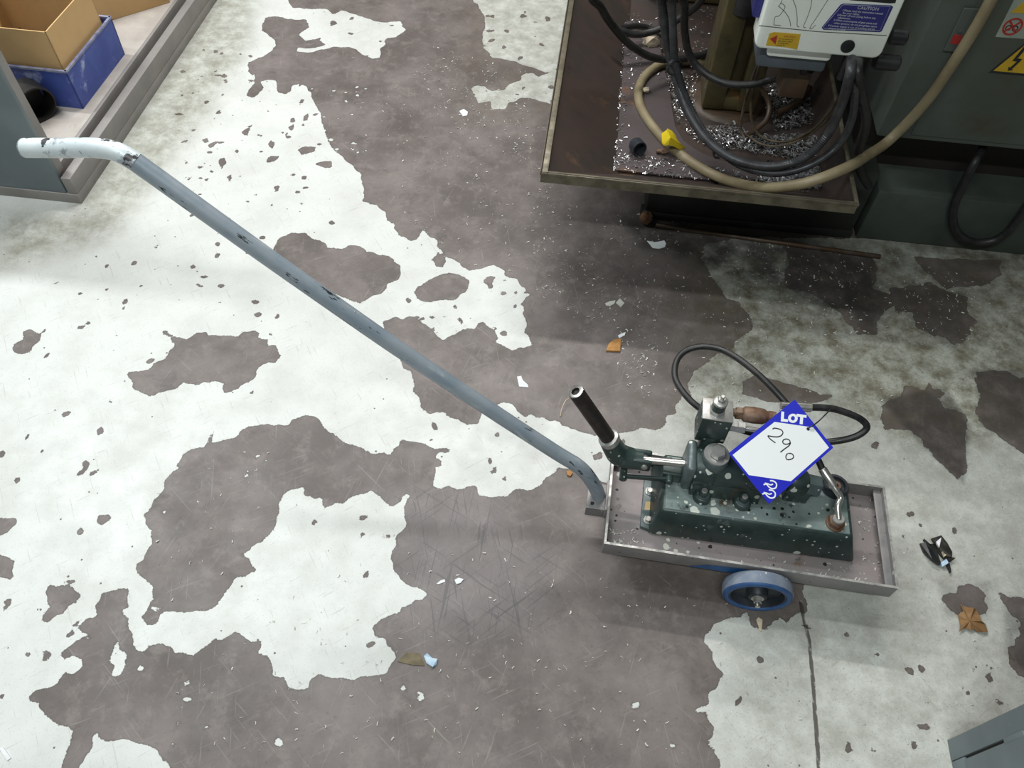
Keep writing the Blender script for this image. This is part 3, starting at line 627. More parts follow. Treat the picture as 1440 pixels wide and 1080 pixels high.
PB().lathe((-.083, PY, PZ + .040), (0, 0, 1), [(0, 0), (.0205, 0), (.0205, .003), (.0145, .0035), (0, .0035)], 28).build('washer', m_zinc, cap)
PB().cyl((-.083, PY, PZ + .0435), (-.083, PY, PZ + .053), .0135, hexa=True, ch=.0018).build('hex_cap', m_zinc, cap, smooth=25)
# valve block on its neck behind the boss
PB().cyl((-.093, .062, .19), (-.093, .068, .245), .016, 22).build('block_neck', m_green, pu)
vb = PB().box(-.119, -.0715, .054, .094, .236, .298).build('valve_block', m_green, pu, bevel=.0012)
PB().box(-.1192, -.0713, .0538, .0942, .298, .3005).build('machined_face', m_zinc, vb, bevel=.0005)
rx, ry = -.097, .071
PB().cyl((rx, ry, .3005), (rx, ry, .308), .0130, hexa=True, ch=.001).build('relief_hex', m_zinc, vb, smooth=25)
PB().cyl((rx, ry, .308), (rx, ry, .324), .0108, 20, ch=.001).build('relief_barrel', m_green, vb)
PB().lathe((rx, ry, .324), (0, 0, 1), [(0, 0), (.0115, 0), (.0115, .004), (.009, .006), (0, .006)], 20).build('lock_ring', m_zinc, vb)
PB().cyl((rx, ry, .330), (rx, ry, .335), .0065, hexa=True, ch=.0008).build('lock_nut', m_zinc, vb, smooth=25)
PB().cyl((rx, ry, .335), (rx, ry, .341), .0035, 12, ch=.0008).build('adjuster_screw', m_steel, vb)
# fittings on the side of the block
PB().cyl((-.0715, .061, .279), (-.061, .061, .279), .0085, hexa=True).cyl((-.061, .061, .279), (-.048, .061, .279), .0092, hexa=True, ch=.001).build('pipe_nut', m_zinc, pu, smooth=25)
PB().tube([(-.049, .061, .279), (-.02, .060, .278), (.01, .058, .272), (.035, .05, .255), (.05, .04, .222)], .0042, 12).build('steel_pipe', m_steel, pu)
PB().cyl((-.0715, .084, .285), (-.064, .084, .285), .0065, 14).cyl((-.064, .084, .285), (-.054, .084, .285), .0105, hexa=True, ch=.001).build('brass_nut', m_rust, pu, smooth=25)
PB().lathe((-.054, .084, .285), (1, 0, 0), [(0, 0), (.009, 0), (.0125, .004), (.0135, .018), (.0125, .034), (.009, .040), (.0105, .041), (.0105, .052), (0, .052)], 22).build('brass_swivel', m_rust, pu, smooth=50)
# piston rod, lever and link
PB().cyl((-.196, PY, PZ - .006), (-.125, PY, PZ + .001), .0065, 18).build('piston_rod', m_steel, pu)
lv = PB().tube([(-.257, PY, .240), (-.2455, PY, .215), (-.234, PY, .197), (-.214, PY, .190), (-.194, PY, .190)], [.0162, .0178, .0195, .0185, .0160], 20, 6).build('lever_knuckle', m_green, pu, smooth=60)
d = np.array([-.3213 + .2552, 0, .3574 - .2384]); d /= np.linalg.norm(d); o = np.array([-.2552, PY, .2384])
PB().lathe(o - d * .004, d, [(0, 0), (.0170, 0), (.0170, .010), (.0135, .012), (0, .012)], 26).build('socket_collar', m_zinc, lv)
PB().lathe(o, d, [(0, 0), (.0125, 0), (.0125, .134), (.0115, .1355), (.0070, .1355), (.0062, .131), (0, .131)], 26).build('handle_socket', m_socket, lv, smooth=50)
PB().lathe(o + d * .1352, d, [(.0124, 0), (.0112, .0008), (.0068, .0008), (.0068, -.002)], 26).build('bare_socket_end', m_steel, lv)
for s in (-1, 1):
    PB().box(-.212, -.180, PY + s * .0095 - .0035, PY + s * .0095 + .0035, .176, .205).build('yoke_cheek', m_green, lv, bevel=.003)
PB().cyl((-.191, PY - .017, .193), (-.191, PY + .017, .193), .0055, 16, ch=.0008).build('yoke_pin', m_zinc, lv)
for s in (-1, 1):
    PB().obox((-.226, PY - .006 + s * .015, .155), (.085, 0, .012), (0, .005, 0), (-.001, 0, .010)).build('link_bar', m_green, pu, bevel=.0015)
PB().cyl((-.221, PY - .026, .161), (-.221, PY + .022, .161), .0065, 16, ch=.001).build('link_pin', m_green, pu)
PB().cyl((-.146, PY - .026, .172), (-.146, PY + .022, .172), .0055, 16, ch=.001).build('link_pin', m_green, pu)
PB().box(-.158, -.112, PY - .012, PY + .012, .152, .178).build('link_lug', m_green, pu, bevel=.003)
# end plug of the barrel, filler cap, return fitting
ep = PB().cyl((.040, PY, PZ - .004), (.072, PY + .002, PZ - .010), .021, 22, ch=.002).build('barrel_end', m_green, pu, smooth=50)
PB().cyl((.072, PY + .002, PZ - .010), (.096, PY + .003, PZ - .015), .0185, hexa=True, ch=.002).build('end_plug', m_green_pale, ep, smooth=25)
PB().box(.045, .085, PY - .016, PY + .018, ZT, PZ - .012).build('barrel_foot', m_green, ep, bevel=.004)
fc = PB().lathe((.134, .054, ZT), (0, 0, 1), [(0, 0), (.022, 0), (.022, .010), (.0195, .013), (.0155, .013), (.0145, .007), (0, .007)], 30).build('filler_cap', m_hub, pu, smooth=45)
PB().lathe((.134, .054, ZT + .007), (0, 0, 1), [(.0085, 0), (.0085, .004), (.0045, .004), (.0045, 0)], 20).build('vent_screw', m_rust, fc)
rf = PB().cyl((.130, -.0135, ZT), (.130, -.0135, ZT + .004), .0155, 20).cyl((.130, -.0135, ZT + .004), (.130, -.0135, ZT + .014), .0135, hexa=True, ch=.001).build('return_fitting', m_rust, pu, smooth=25)
PB().cyl((.130, -.0135, ZT + .014), (.130, -.0135, ZT + .021), .0095, 18, ch=.001).build('fitting_neck', m_zinc, rf)
def lz(x, y, z):
    return loc(at(x, y, z))
hA, hB, hC = lz(1178, 712, .178), lz(1182, 700, .184), lz(1176, 690, .190)
hD, hE = lz(1172, 684, .193), lz(1156, 659, .205)
PB().tube([(.130, -.0135, ZT + .018), hA, hB, hC, hD], .0052, 14, 6).build('hose_elbow', m_steel, pu)
PB().lathe(hD, hE - hD, [(0, 0), (.0068, 0), (.0072, .002), (.0072, np.linalg.norm(hE - hD) - .002), (.0062, np.linalg.norm(hE - hD)), (0, np.linalg.norm(hE - hD))], 18).build('hose_ferrule', m_steel, pu, smooth=30)
fA, fB = lz(1112, 571, .288), lz(1141, 573, .288)
PB().cyl(fA, fB, .0078, 18, ch=.001).cyl(lz(1098, 570, .288), fA, .0062, 14).build('hose_ferrule', m_steel, pu, smooth=30)
hose = [hE, lz(1146, 638, .218), lz(1120, 590, .245), lz(1100, 561, .262), lz(1062, 523, .268), lz(1022, 495, .262), lz(990, 487.5, .250), lz(965, 493, .240), lz(951, 509, .232), lz(950, 533, .228),
        lz(966, 558, .226), lz(990, 578, .224), lz(1030, 600, .222), lz(1080, 614, .222), lz(1130, 622, .226), lz(1170, 621, .234), lz(1203, 614, .248), lz(1219, 601, .262), lz(1208, 588, .276), lz(1180, 577, .285), lz(1160, 573.5, .288), fB]
PB().tube(hose, .0056, 14, 7).build('hydraulic_hose', m_rubber, pu, smooth=60)

# ------------------------------------------------------------------ lot tag tied to the pump
SC = 1.225
TC = [CAM + SC * np.array(v) for v in ((0,) * 3,)]
def tag_corners():
    P = [(1117.6, 561.8), (1172, 629.5), (1081.4, 708.3), (1024.7, 637.4)]
    R = np.array([ray(*p) for p in P]); Mx = np.stack([R[0], -R[1], R[2], -R[3]], 1)
    t = np.linalg.svd(Mx)[2][-1]; t = t / t[0]
    return [CAM + SC * t[i] * R[i] for i in range(4)]
TC = tag_corners(); e1 = TC[1] - TC[0]; e2 = TC[2] - TC[1]; tn = np.cross(e1, e2); tn /= np.linalg.norm(tn)
if tn[2] < 0: tn = -tn
tb = TC[2] - tn * .0008
lt = thing('lot_tag', 'blue and white card lot tag numbered 290 tied over the hand pump', 'tag', tb)
def tp(x, y, off=0.0):                      # zoomed-tag coordinates -> point on the card
    return atp(1020 + x / 6.35, 550 + y / 6.35, TC[0], tn) + tn * off
class TB(MB):
    def build(s, name, mat, parent=lt, **kw): return MB.build(s, name, mat, parent, base=tb, **kw)
TB().prism([p - tn * .0009 for p in TC], tn, .0009).build('card', m_tag_blue, smooth=0)
TB().prism([tp(*q) for q in ((440, 275), (785, 325), (925, 505), (585, 805), (210, 750), (65, 570))], tn, .00015).build('writing_panel', m_tag_white, smooth=0)
def el(cx, cy, rx, ry, n=28, rot=0.0):
    c, s = math.cos(rot), math.sin(rot)
    return [(cx + rx * math.cos(a) * c - ry * math.sin(a) * s, cy + rx * math.cos(a) * s + ry * math.sin(a) * c) for a in [2 * math.pi * i / n for i in range(n)]]
TB().prism([tp(*q) for q in ((500, 182), (525, 185), (522, 248), (560, 253), (558, 277), (495, 270))], tn, .0002).build('letter_l', m_tag_white, smooth=0)
TB().ring_prism([tp(*q) for q in el(603, 243, 43, 41, 28, .1)], [tp(*q) for q in el(603, 243, 18, 20, 28, .1)], tn, .0002).build('letter_o', m_tag_white, smooth=0)
TB().prism([tp(*q) for q in ((638, 203), (726, 215), (723, 239), (695, 235), (690, 298), (663, 294), (669, 231), (635, 227))], tn, .0002).build('letter_t', m_tag_white, smooth=0)
def stroke(name, pts, wd, mat, off=.0002):
    TB().ribbon([tp(q[0], q[1], off) for q in curve(pts)], wd, tn, .0002).build(name, mat, smooth=0)
stroke('digit', [(420, 340), (436, 331), (470, 336), (500, 348), (513, 370), (500, 395), (468, 408), (420, 406), (380, 400), (400, 428), (446, 462)], .0017, m_ink)
stroke('digit', [(580, 466), (572, 440), (548, 428), (522, 433), (511, 452), (522, 470), (552, 474), (580, 462), (566, 488), (530, 515), (490, 546)], .0017, m_ink)
stroke('digit', [(556, 556), (540, 580), (546, 608), (575, 611), (604, 597), (606, 574), (588, 558), (560, 556)], .0017, m_ink)
for dx, dy in ((0, 0), (-11, 83)):          # the two joined script letters
    stroke('emblem_stroke', [(p_ + dx, q_ + dy) for p_, q_ in ((398, 800), (430, 804), (455, 828), (450, 862), (418, 872), (388, 856), (366, 832), (340, 836))], .0021, m_tag_white)
    stroke('emblem_stroke', [(p_ + dx, q_ + dy) for p_, q_ in ((352, 822), (378, 828), (404, 838), (424, 830))], .0019, m_tag_white)
TB().lathe(tp(738, 338, .0001), tn, [(0, 0), (.0028, 0), (.0028, .0003), (0, .0003)], 14).build('punched_hole', m_ink)
TB().tube([tp(738, 338, -.004), tp(742, 330, .001), tp(765, 312, .004), tp(795, 292, .004), tp(826, 262, .006), tp(848, 225, .012), tp(866, 186, .020)], .0011, 8, 5).build('cable_tie', m_black)

# ------------------------------------------------------------------ milling machine: pan, base, pedestal
RZ, FZ = .30, .20
pf = at(759, 244, RZ); mb0 = np.array([.45, 1.75, 0.0])
mm = thing('milling_machine', 'grimy milling machine base with a rusty chip pan full of swarf', 'machine', mb0)
class GB(MB):                               # built in world coordinates, stored relative to the thing's base
    def __init__(s, base): super().__init__(); s.b = base
    def build(s, name, mat, parent=None, **kw): return MB.build(s, name, mat, parent, base=s.b, **kw)
def gp(o, a, b, z): return o + G1 * a + G2 * b + UP * (z - o[2])
PW, PD = .624, 1.00
def pan_wall(name, o0, o1, i0, i1, th):
    """sloping plate from rim line o0-o1 down to floor line i0-i1"""
    n = np.cross(o1 - o0, i0 - o0); n /= np.linalg.norm(n)
    return GB(mb0).prism([o0, o1, i1, i0], n, th).build(name, m_pan, mm, smooth=0)
FLr, FRr, BRr, BLr = gp(pf, 0, 0, RZ), gp(pf, PW, 0, RZ), gp(pf, PW, PD, RZ), gp(pf, 0, PD, RZ)
FLf, FRf, BRf, BLf = gp(pf, .160, .140, FZ), gp(pf, PW - .018, .140, FZ), gp(pf, PW - .018, PD - .05, FZ), gp(pf, .160, PD - .05, FZ)
pan_wall('pan_wall', FLr, FRr, FLf, FRf, .004); pan_wall('pan_wall', FRr, BRr, FRf, BRf, .004)
pan_wall('pan_wall', BRr, BLr, BRf, BLf, .004); pan_wall('pan_wall', BLr, FLr, BLf, FLf, .004)
GB(mb0).prism([gp(pf, .158, .138, FZ), gp(pf, PW - .016, .138, FZ), gp(pf, PW - .016, PD - .045, FZ), gp(pf, .158, PD - .045, FZ)], (0, 0, -1), .006).build('pan_floor', m_pan, mm, smooth=0)
RW = .016
for a0, a1, b0_, b1_ in ((0, RW, 0, PD), (RW, PW, 0, .009), (PW - .008, PW, .009, PD)):
    GB(mb0).obox(gp(pf, a0, b0_, RZ - .004), G1 * (a1 - a0), G2 * (b1_ - b0_), UP * .006).build('pan_rim', m_pan_rim, mm, bevel=.0012)
GB(mb0).obox(gp(pf, .002, .001, RZ - .022), G1 * (PW - .004), G2 * .004, UP * .020).build('rim_edge', m_pan_rim, mm)
# loose cover plate with a curved edge lying in the pan
zpl = FZ + .002
pl = [at(x, y, zpl + .006) for x, y in ((872, 30), (926, 28), (932, 90), (941, 118), (945, 150), (950, 178), (962, 198), (985, 214), (1015, 226), (1060, 236), (1068, 252), (1000, 252), (862, 238))]
GB(mb0).prism(pl, (0, 0, -1), .005).build('cover_plate', m_pan_plate, mm, smooth=0, bevel=.001)
# base block and foot under the pan
b0w = at(905, 305); b1w = at(1270, 341)
bdir = (b1w - b0w) / np.linalg.norm(b1w - b0w); bn = np.array([-bdir[1], bdir[0], 0])
GB(mb0).obox(b0w, bdir * .50, bn * .70, UP * (FZ - .008)).build('machine_base', m_machine_dark, mm, bevel=.008)
GB(mb0).obox(b0w - bdir * .01 - bn * .006, bdir * .51, bn * .03, UP * .022).build('base_foot', m_machine_dark, mm, bevel=.003)
# ribbed pedestal standing in the pan
pc_ = (at(985, 160, FZ) + at(1058, 165, FZ)) / 2 + G2 * .060
def pd_(a, b, z): return gp(pc_, a, b, z)
ped = GB(mb0)
for a0, a1 in ((-.062, -.012), (.018, .062)):
    ped.hexa([pd_(a0, -.060, FZ + .012), pd_(a1, -.060, FZ + .012), pd_(a1, .060, FZ + .012), pd_(a0, .060, FZ + .012)],
             [pd_(a0, -.052, .80), pd_(a1, -.052, .80), pd_(a1, .052, .80), pd_(a0, .052, .80)])
ped.hexa([pd_(-.014, -.030, FZ + .03), pd_(.020, -.030, FZ + .03), pd_(.020, .055, FZ + .03), pd_(-.014, .055, FZ + .03)],
         [pd_(-.014, -.026, .80), pd_(.020, -.026, .80), pd_(.020, .050, .80), pd_(-.014, .050, .80)])
ped.hexa([pd_(-.060, -.058, FZ + .012), pd_(.060, -.058, FZ + .012), pd_(.060, .058, FZ + .012), pd_(-.060, .058, FZ + .012)],
         [pd_(-.058, -.056, FZ + .045), pd_(.058, -.056, FZ + .045), pd_(.058, .056, FZ + .045), pd_(-.058, .056, FZ + .045)])
ped.build('pedestal', m_mill, mm, bevel=.006, seg=2)
GB(mb0).lathe(pd_(0, 0, FZ), (0, 0, 1), [(0, 0), (.092, 0), (.088, .006), (.076, .010), (.0, .010)], 36).build('pedestal_foot', m_hose_brown, mm, smooth=50)
GB(mb0).cyl(at(1046, 16, .44), at(1046, 16, .44) + UP * .4, .030, 26, ch=.003).build('elevating_screw_cover', m_black, mm)
GB(mb0).cyl(at(1036, 30, .40) - G2 * .0, at(1036, 30, .40) + G2 * -.02 + G1 * .008, .008, 14).build('grease_nipple', m_zinc, mm)
# knee slab and column, unseen, added above and behind to darken the right side
GB(mb0).obox(gp(mb0, -.16, .36, FZ), G1 * .44, G2 * .45, UP * 1.5).build('shade_column', m_mill, mm, bevel=.02)
GB(mb0).obox(gp(mb0, -.12, -.16, .82), G1 * .36, G2 * .52, UP * .14).build('shade_knee', m_mill, mm, bevel=.015)

# ------------------------------------------------------------------ electrical cabinet
ec0 = at(1300, 345); eb = gp(ec0, .3, .2, 0)
ec = thing('electrical_cabinet', 'grey-green electrical cabinet with warning signs beside the chip pan', 'cabinet', eb)
def cp(a, z, off=0.0): return ec0 + G1 * a + UP * z - G2 * off
GB(eb).obox(cp(-.226, .287), G1 * 1.0, G2 * .42, UP * 1.45).build('cabinet_body', m_cab, ec, bevel=.004)  # upper part out of view, raised to shade the floor on the right
GB(eb).obox(cp(-.16, .300, .003), G1 * .90, G2 * .003, UP * 1.42).build('cabinet_door', m_cab, ec, bevel=.001)
GB(eb).obox(cp(-.226, .145) + G2 * .10, G1 * 1.0, G2 * .30, UP * .145).build('recessed_neck', m_recess_shade, ec)
GB(eb).obox(cp(-.165, 0), G1 * .94, G2 * .42, UP * .146).build('plinth', m_cab_plinth, ec, bevel=.006)
def cq(x, y, off): return atp(x, y, ec0 - G2 * off, G2)
GB(eb).prism([cq(x, y, .0032) for x, y in ((1355.2, 10.4), (1377, 11.7), (1348, 72), (1326.7, 70))], -G2, .004).build('label_plate', m_cab, ec, smooth=0, bevel=.0006)
GB(eb).prism([cq(x, y, .0074) for x, y in ((1341, 48.6), (1354, 49.2), (1349.4, 62.8), (1335.8, 61))], -G2, .0006).build('red_label', m_red, ec, smooth=0)
GB(eb).cyl(cq(1350, 43.4, .0072), cq(1350, 43.4, .0095), .0035, 14).build('screw', m_black, ec)
sg = GB(eb).prism([cq(x, y, .0032) for x, y in ((1446, -40), (1530, -36), (1482, 57.5), (1399.7, 51.5))], -G2, .0008).build('warning_sign', m_sign_white, ec, smooth=0)
def onface(cx, cy, r, n, off, a0=0.0):
    c = cq(cx, cy, off); return [c + r * (math.cos(a0 + 2 * math.pi * i / n) * G1 + math.sin(a0 + 2 * math.pi * i / n) * UP) for i in range(n)]
GB(eb).ring_prism(onface(1424, 37.5, .0170, 30, .0041), onface(1424, 37.5, .0135, 30, .0041), -G2, .0004).build('prohibition_ring', m_red, sg, smooth=0)
c0 = cq(1424, 37.5, .0041)
for a in (.8, 2.35):
    v = math.cos(a) * G1 + math.sin(a) * UP
    GB(eb).ribbon([c0 - v * .0145, c0 + v * .0145], .0036, -G2, .0004).build('prohibition_bar', m_red, sg, smooth=0)
for dx in (-.006, .006): GB(eb).ring_prism([c0 + G1 * dx - UP * .003 + .0055 * (math.cos(t) * G1 + math.sin(t) * UP) for t in np.linspace(0, 6.283, 19)[:-1]], [c0 + G1 * dx - UP * .003 + .0035 * (math.cos(t) * G1 + math.sin(t) * UP) for t in np.linspace(0, 6.283, 19)[:-1]], -G2, .0003).build('pictogram', m_black, sg, smooth=0)
GB(eb).prism([cq(x, y, .0041) for x, y in ((1421.5, 17.5), (1462, 20), (1462, -16))], -G2, .0004).build('small_warning_triangle', m_yellow, sg, smooth=0)
tri = [(1389.8, 102), (1474, 109.5), (1471, 36)]
tg = GB(eb).prism([cq(x, y, .0032) for x, y in tri], -G2, .0008).build('shock_hazard_triangle', m_black, ec, smooth=0)
ctr = np.mean(np.array(tri), 0)
GB(eb).prism([cq(*(np.array(q) * .87 + ctr * .13), .0041) for q in tri], -G2, .0004).build('triangle_field', m_yellow, tg, smooth=0)
GB(eb).prism([cq(x, y, .0046) for x, y in ((1441, 64), (1445, 66), (1431, 82), (1437.5, 83), (1434, 87), (1423, 97), (1424.5, 98.5), (1417, 99.5), (1418.5, 93.5), (1420.5, 95), (1430, 86.5), (1423.5, 85.5))], -G2, .0004).build('lightning_bolt', m_black, tg, smooth=0)

# ------------------------------------------------------------------ power feed unit on the machine
pw = CAM + 1.4 * ray(1065, 65); wb0 = pw.copy()
def wq(x, y, off=0.0): return atp(x, y, pw - G2 * off, G2)
pfu = thing('power_feed_unit', 'white plastic power feed box with blue caution label hanging above the pan', 'control box', wb0)
def wp(a, z): return pw + G1 * a + UP * (z - pw[2])
def rounded(a0, a1, z0, z1, r, n=5):
    out = []
    for cx, cz, s in ((a1 - r, z0 + r, -90), (a1 - r, z1 - r, 0), (a0 + r, z1 - r, 90), (a0 + r, z0 + r, 180)):
        for i in range(n + 1):
            t = math.radians(s + 90 * i / n); out.append(wp(cx + r * math.cos(t), cz + r * math.sin(t)))
    return out
W0, W1, ZL, ZH = -.0065, .2145, .5455, .82
cv = GB(wb0).prism(rounded(W0, W1, ZL, ZH, .014), G2, .052).build('front_cover', m_white_plastic, pfu, bevel=.004, seg=3, smooth=50)
GB(wb0).prism([q + G2 * .052 for q in rounded(W0 + .004, W1 - .004, ZL + .006, ZH - .006, .012)], G2, .035).build('rear_housing', m_grey_plastic, pfu, smooth=50)
GB(wb0).prism([q + G2 * .020 for q in rounded(W0 - .014, W0 + .004, ZL + .045, ZH, .006)], G2, .045).build('blue_side_guard', m_blue_label, pfu, smooth=50)
GB(wb0).prism([p + G2 * .016 for p in rounded(W0 + .030, W1 - .078, ZL - .022, ZL + .004, .006)], G2, .030).build('lower_lip', m_white_plastic, pfu, bevel=.002, smooth=50)
GB(wb0).obox(wp(W0 + .018, ZL - .050) + G2 * .024, G1 * .125, G2 * .09, UP * .055).build('motor_housing', m_grey_plastic, pfu, bevel=.006)
GB(wb0).obox(wp(W0 + .085, ZL - .13) + G2 * .06, G1 * .050, G2 * .06, UP * .10).build('mounting_bracket', m_hose_brown, pfu, bevel=.004)
for ln in ([(1042, 33), (1150, 43), (1249, 50)],):
    GB(wb0).ribbon([wq(1067 + 0, 36, .0002)] + [wq(x, y, .0002) for x, y in ((1150, 44.5), (1247, 50))], .0012, -G2, .0002).build('seam_line', m_groove, cv, smooth=0)
for pts in ([(1100, 0), (1096, 8)], [(1088, 35), (1090, 24), (1096, 22), (1104, 10), (1098, 4)], [(1088, 35), (1098, 36)], [(1112, 37), (1110, 27), (1104, 17), (1094, 8)], [(1124, 38), (1121, 36), (1121, 25), (1119, 10), (1113, -5)],
            [(1133, 39), (1130, 37), (1135, 25), (1140, 10), (1142, -5)], [(1142, 40), (1139, 39), (1150, 22), (1166, -3)], [(1142, 40), (1147, 35)]):
    GB(wb0).ribbon([wq(x, y, .0002) for x, y in curve(pts, 5)], .0009, -G2, .0002).build('moulded_line', m_groove, cv, smooth=0)
lb = GB(wb0).prism([wq(x, y, .0002) for x, y in ((1186, 5.0), (1253, 7.5), (1256, 9.5), (1240, 43.5), (1237, 45), (1158, 41.5), (1155.5, 38.5), (1182, 6.5))], -G2, .0006).build('caution_label', m_blue_label, cv, smooth=0)
GB(wb0).prism([wq(x, y, .0002) for x, y in ((1196, -8), (1262, -6), (1259, 4), (1252, 4.5), (1195, 0))], -G2, .0006).build('dark_label', m_black, cv, smooth=0)
def text(s_, p, right, up, n, size, mat, parent, base, name='lettering', bold=0.0, shear=0.0):
    cu = bpy.data.curves.new('t', 'FONT'); cu.body = s_; cu.size = size; cu.offset = bold; cu.shear = shear
    cu.resolution_u = 2; cu.extrude = 0.0001
    to = bpy.data.objects.new('t', cu); COL.objects.link(to)
    dg = bpy.context.evaluated_depsgraph_get(); dg.update()
    m2 = bpy.data.meshes.new_from_object(to.evaluated_get(dg)); bpy.data.objects.remove(to); bpy.data.curves.remove(cu)
    r_, u_ = (np.asarray(q, float) / np.linalg.norm(q) for q in (right, up))
    for v in m2.vertices:
        q = np.asarray(p) + r_ * v.co.x + u_ * v.co.y + np.asarray(n) * (v.co.z + .0002) - np.asarray(base); v.co = q
    m2.name = name; m2.materials.clear(); m2.materials.append(mat)
    o = bpy.data.objects.new(name, m2); COL.objects.link(o); o.parent = parent; return o
for i, (s_, x, y, sz) in enumerate((('CAUTION', 1205, 12.5, .0078), ('1.Please read the instruction manual', 1184, 15.5, .0046), ('   for your safety.', 1181.5, 19.0, .0046), ('2.Power off and unplug before any', 1177, 22.0, .0046), ('   adjustment.', 1174.5, 25.5, .0046),
                                   ('3.When maintenance of gear parts and', 1172, 29.2, .0046), ('   other systems, do not put grease upon', 1169, 33.0, .0046), ('4.If power supply is out of working will pls', 1164, 36.8, .0046), ('   plug to ground.', 1162, 40.5, .0046))):
    text(s_, wq(x, y, .0009), G1, UP, -G2, sz, m_label_ink, lb, wb0, bold=.00005)
GB(wb0).ribbon([wq(x, y, .0009) for x, y in ((1187, 6.6), (1252, 9), (1237.5, 43), (1160, 40), (1157.5, 38), (1184, 8))], .0006, -G2, .0002, closed=True).build('label_border', m_label_ink, lb, smooth=0)
yl = GB(wb0).prism([wq(x, y, .0002) for x, y in ((1082, 47), (1088.5, 45), (1126, 48), (1121, 69.5), (1112, 67.5), (1105, 66.2), (1077, 63.8))], -G2, .0006).build('peeling_yellow_label', m_yellow, cv, smooth=0)
GB(wb0).prism([wq(x, y, .0009) for x, y in ((1082.5, 54.5), (1093.5, 49.5), (1090.5, 62.5))], -G2, .0002).build('red_arrow', m_red, yl, smooth=0)
for i, (s_, x, y) in enumerate((('CAUTION', 1102, 52), ('Do not touch the', 1094.5, 55), ('gear parts while', 1094, 58), ('working with', 1093, 61), ('power on', 1092, 63.8))):
    text(s_, wq(x, y, .0009), G1, UP, -G2, .0046 if i == 0 else .0036, m_red if i == 0 else m_mill, yl, wb0)
GB(wb0).lathe(wq(1192, 65, .0002), -G2, [(0, 0), (.0118, 0), (.0118, .0012), (.0105, .0018), (0, .0018)], 28).build('black_plug', m_black, cv)
for x, y in ((1204, 92), (1190, 90)):
    q = wq(x, y, -.03); GB(wb0).cyl(q + UP * .02, q - UP * .03, .010, 16, r2=.008, ch=.001).build('cable_gland', m_black, pfu)
q = wq(1252, 88, -.05); GB(wb0).cyl(q - G1 * .03, q + G1 * .016, .014, 20, ch=.003).build('side_plug', m_black, pfu)
q = wq(1262, 52, -.03); GB(wb0).cyl(q - G1 * .014, q + G1 * .016, .013, 20, ch=.003).build('side_knob', m_black, pfu)

# ------------------------------------------------------------------ cables and hoses
def cable(name, pts, r, mat, label, cat, seg=12, n=8, **kw):
    end = kw.pop('end', None); start = kw.pop('start', None)
    P = [at(x, y, (z + max(0, .060 * (1 - (z - .14) / .25)) if (y < 270 and x < 1200) else z)) for x, y, z in pts]
    if end is not None: P += [np.array(q_, float) for q_ in end] if isinstance(end, list) else [end]
    if start is not None: P = ([np.array(q_, float) for q_ in start] if isinstance(start, list) else [start]) + P
    base = min(P, key=lambda q: q[2]).copy()
    return solo(MB().tube(P, r, seg, n, **kw), name, mat, label, cat, base, smooth=60)
hs = [np.array(q_) for q_ in ((.64, 2.13, 1.15), (.66, 1.85, 1.15), (.71, 1.52, 1.05), (.81, 1.385, .86))] + [atp(x, y, ec0 - G2 * .045, G2) for x, y in ((1394, 0), (1345, 82), (1300, 146), (1252, 196))]
cable('rubber_hose', [(1222, 217, .315), (1190, 236, .335), (1130, 258, .300), (1070, 263.5, .235), (1010, 249, .170), (955, 216, .158), (920, 181, .156), (900, 148, .156), (899, 122, .157), (913, 101, .160), (940, 87, .162), (975, 86, .160), (1005, 92, .157)],
      .0106, m_hose, 'thick beige rubber hose looping through the chip pan', 'hose', 16, start=hs)
cable('ribbed_conduit', [(926, -30, .62), (930, 0, .56), (938, 60, .47), (949, 105, .41), (966, 155, .35), (995, 198, .315), (1035, 225, .30), (1085, 234, .30), (1130, 222, .33), (1163, 190, .39), (1184, 145, .47), (1196, 100, .55)],
      .0080, m_conduit, 'thick ribbed grey conduit sagging below the white power feed box', 'cable', 14, 26, rib=.17, ribn=1, end=wq(1197, 76, -.034), start=[(.37, 1.62, .88), (.31, 1.47, .80)])
cable('ribbed_conduit', [(944, -30, .63), (945, 0, .57), (947, 55, .49), (951, 95, .43), (972, 155, .345), (1000, 198, .305), (1040, 232, .285), (1090, 244, .28), (1140, 232, .31), (1180, 203, .36), (1200, 160, .44), (1203, 100, .54)],
      .0068, m_conduit, 'thinner dark conduit strapped beneath the thick ribbed one', 'cable', 12, 26, rib=.17, ribn=1, end=wq(1203, 76, -.036), start=[(.41, 1.62, .88), (.34, 1.47, .80)])
cable('power_cable', [(832, -30, .50), (846, 12, .42), (866, 42, .35), (890, 66, .29), (918, 81, .24), (950, 84, .21), (985, 78, .19), (1010, 70, .18)], .0088, m_rubber, 'black cable draped over the sloping pan wall', 'cable', start=[(.34, 1.80, .90), (.22, 1.62, .76)])
cable('power_cable', [(876, 40, .23), (892, 37, .215), (910, 39, .20), (928, 47, .19), (946, 58, .18)], .0075, m_rubber, 'short bight of black cable behind the white foam block', 'cable')
cable('power_cable', [(864, 40, .26), (890, 48, .24), (915, 45, .24), (945, 32, .27), (968, 18, .31), (985, 2, .36), (998, -25, .42)], .0085, m_rubber, 'black cable rising past the ribbed conduits to the rusty ledge', 'cable', end=[(.46, 1.85, .58), (.47, 2.13, .66)])
cable('power_cable', [(966, -30, .58), (963, 10, .52), (963, 45, .46), (970, 78, .41), (990, 102, .38), (1020, 117, .37), (1055, 119, .38), (1085, 112, .40), (1110, 103, .44), (1140, 98, .49)], .0078, m_rubber, 'black cable slung across the pedestal', 'cable', start=[(.45, 1.62, .88), (.38, 1.50, .78)])
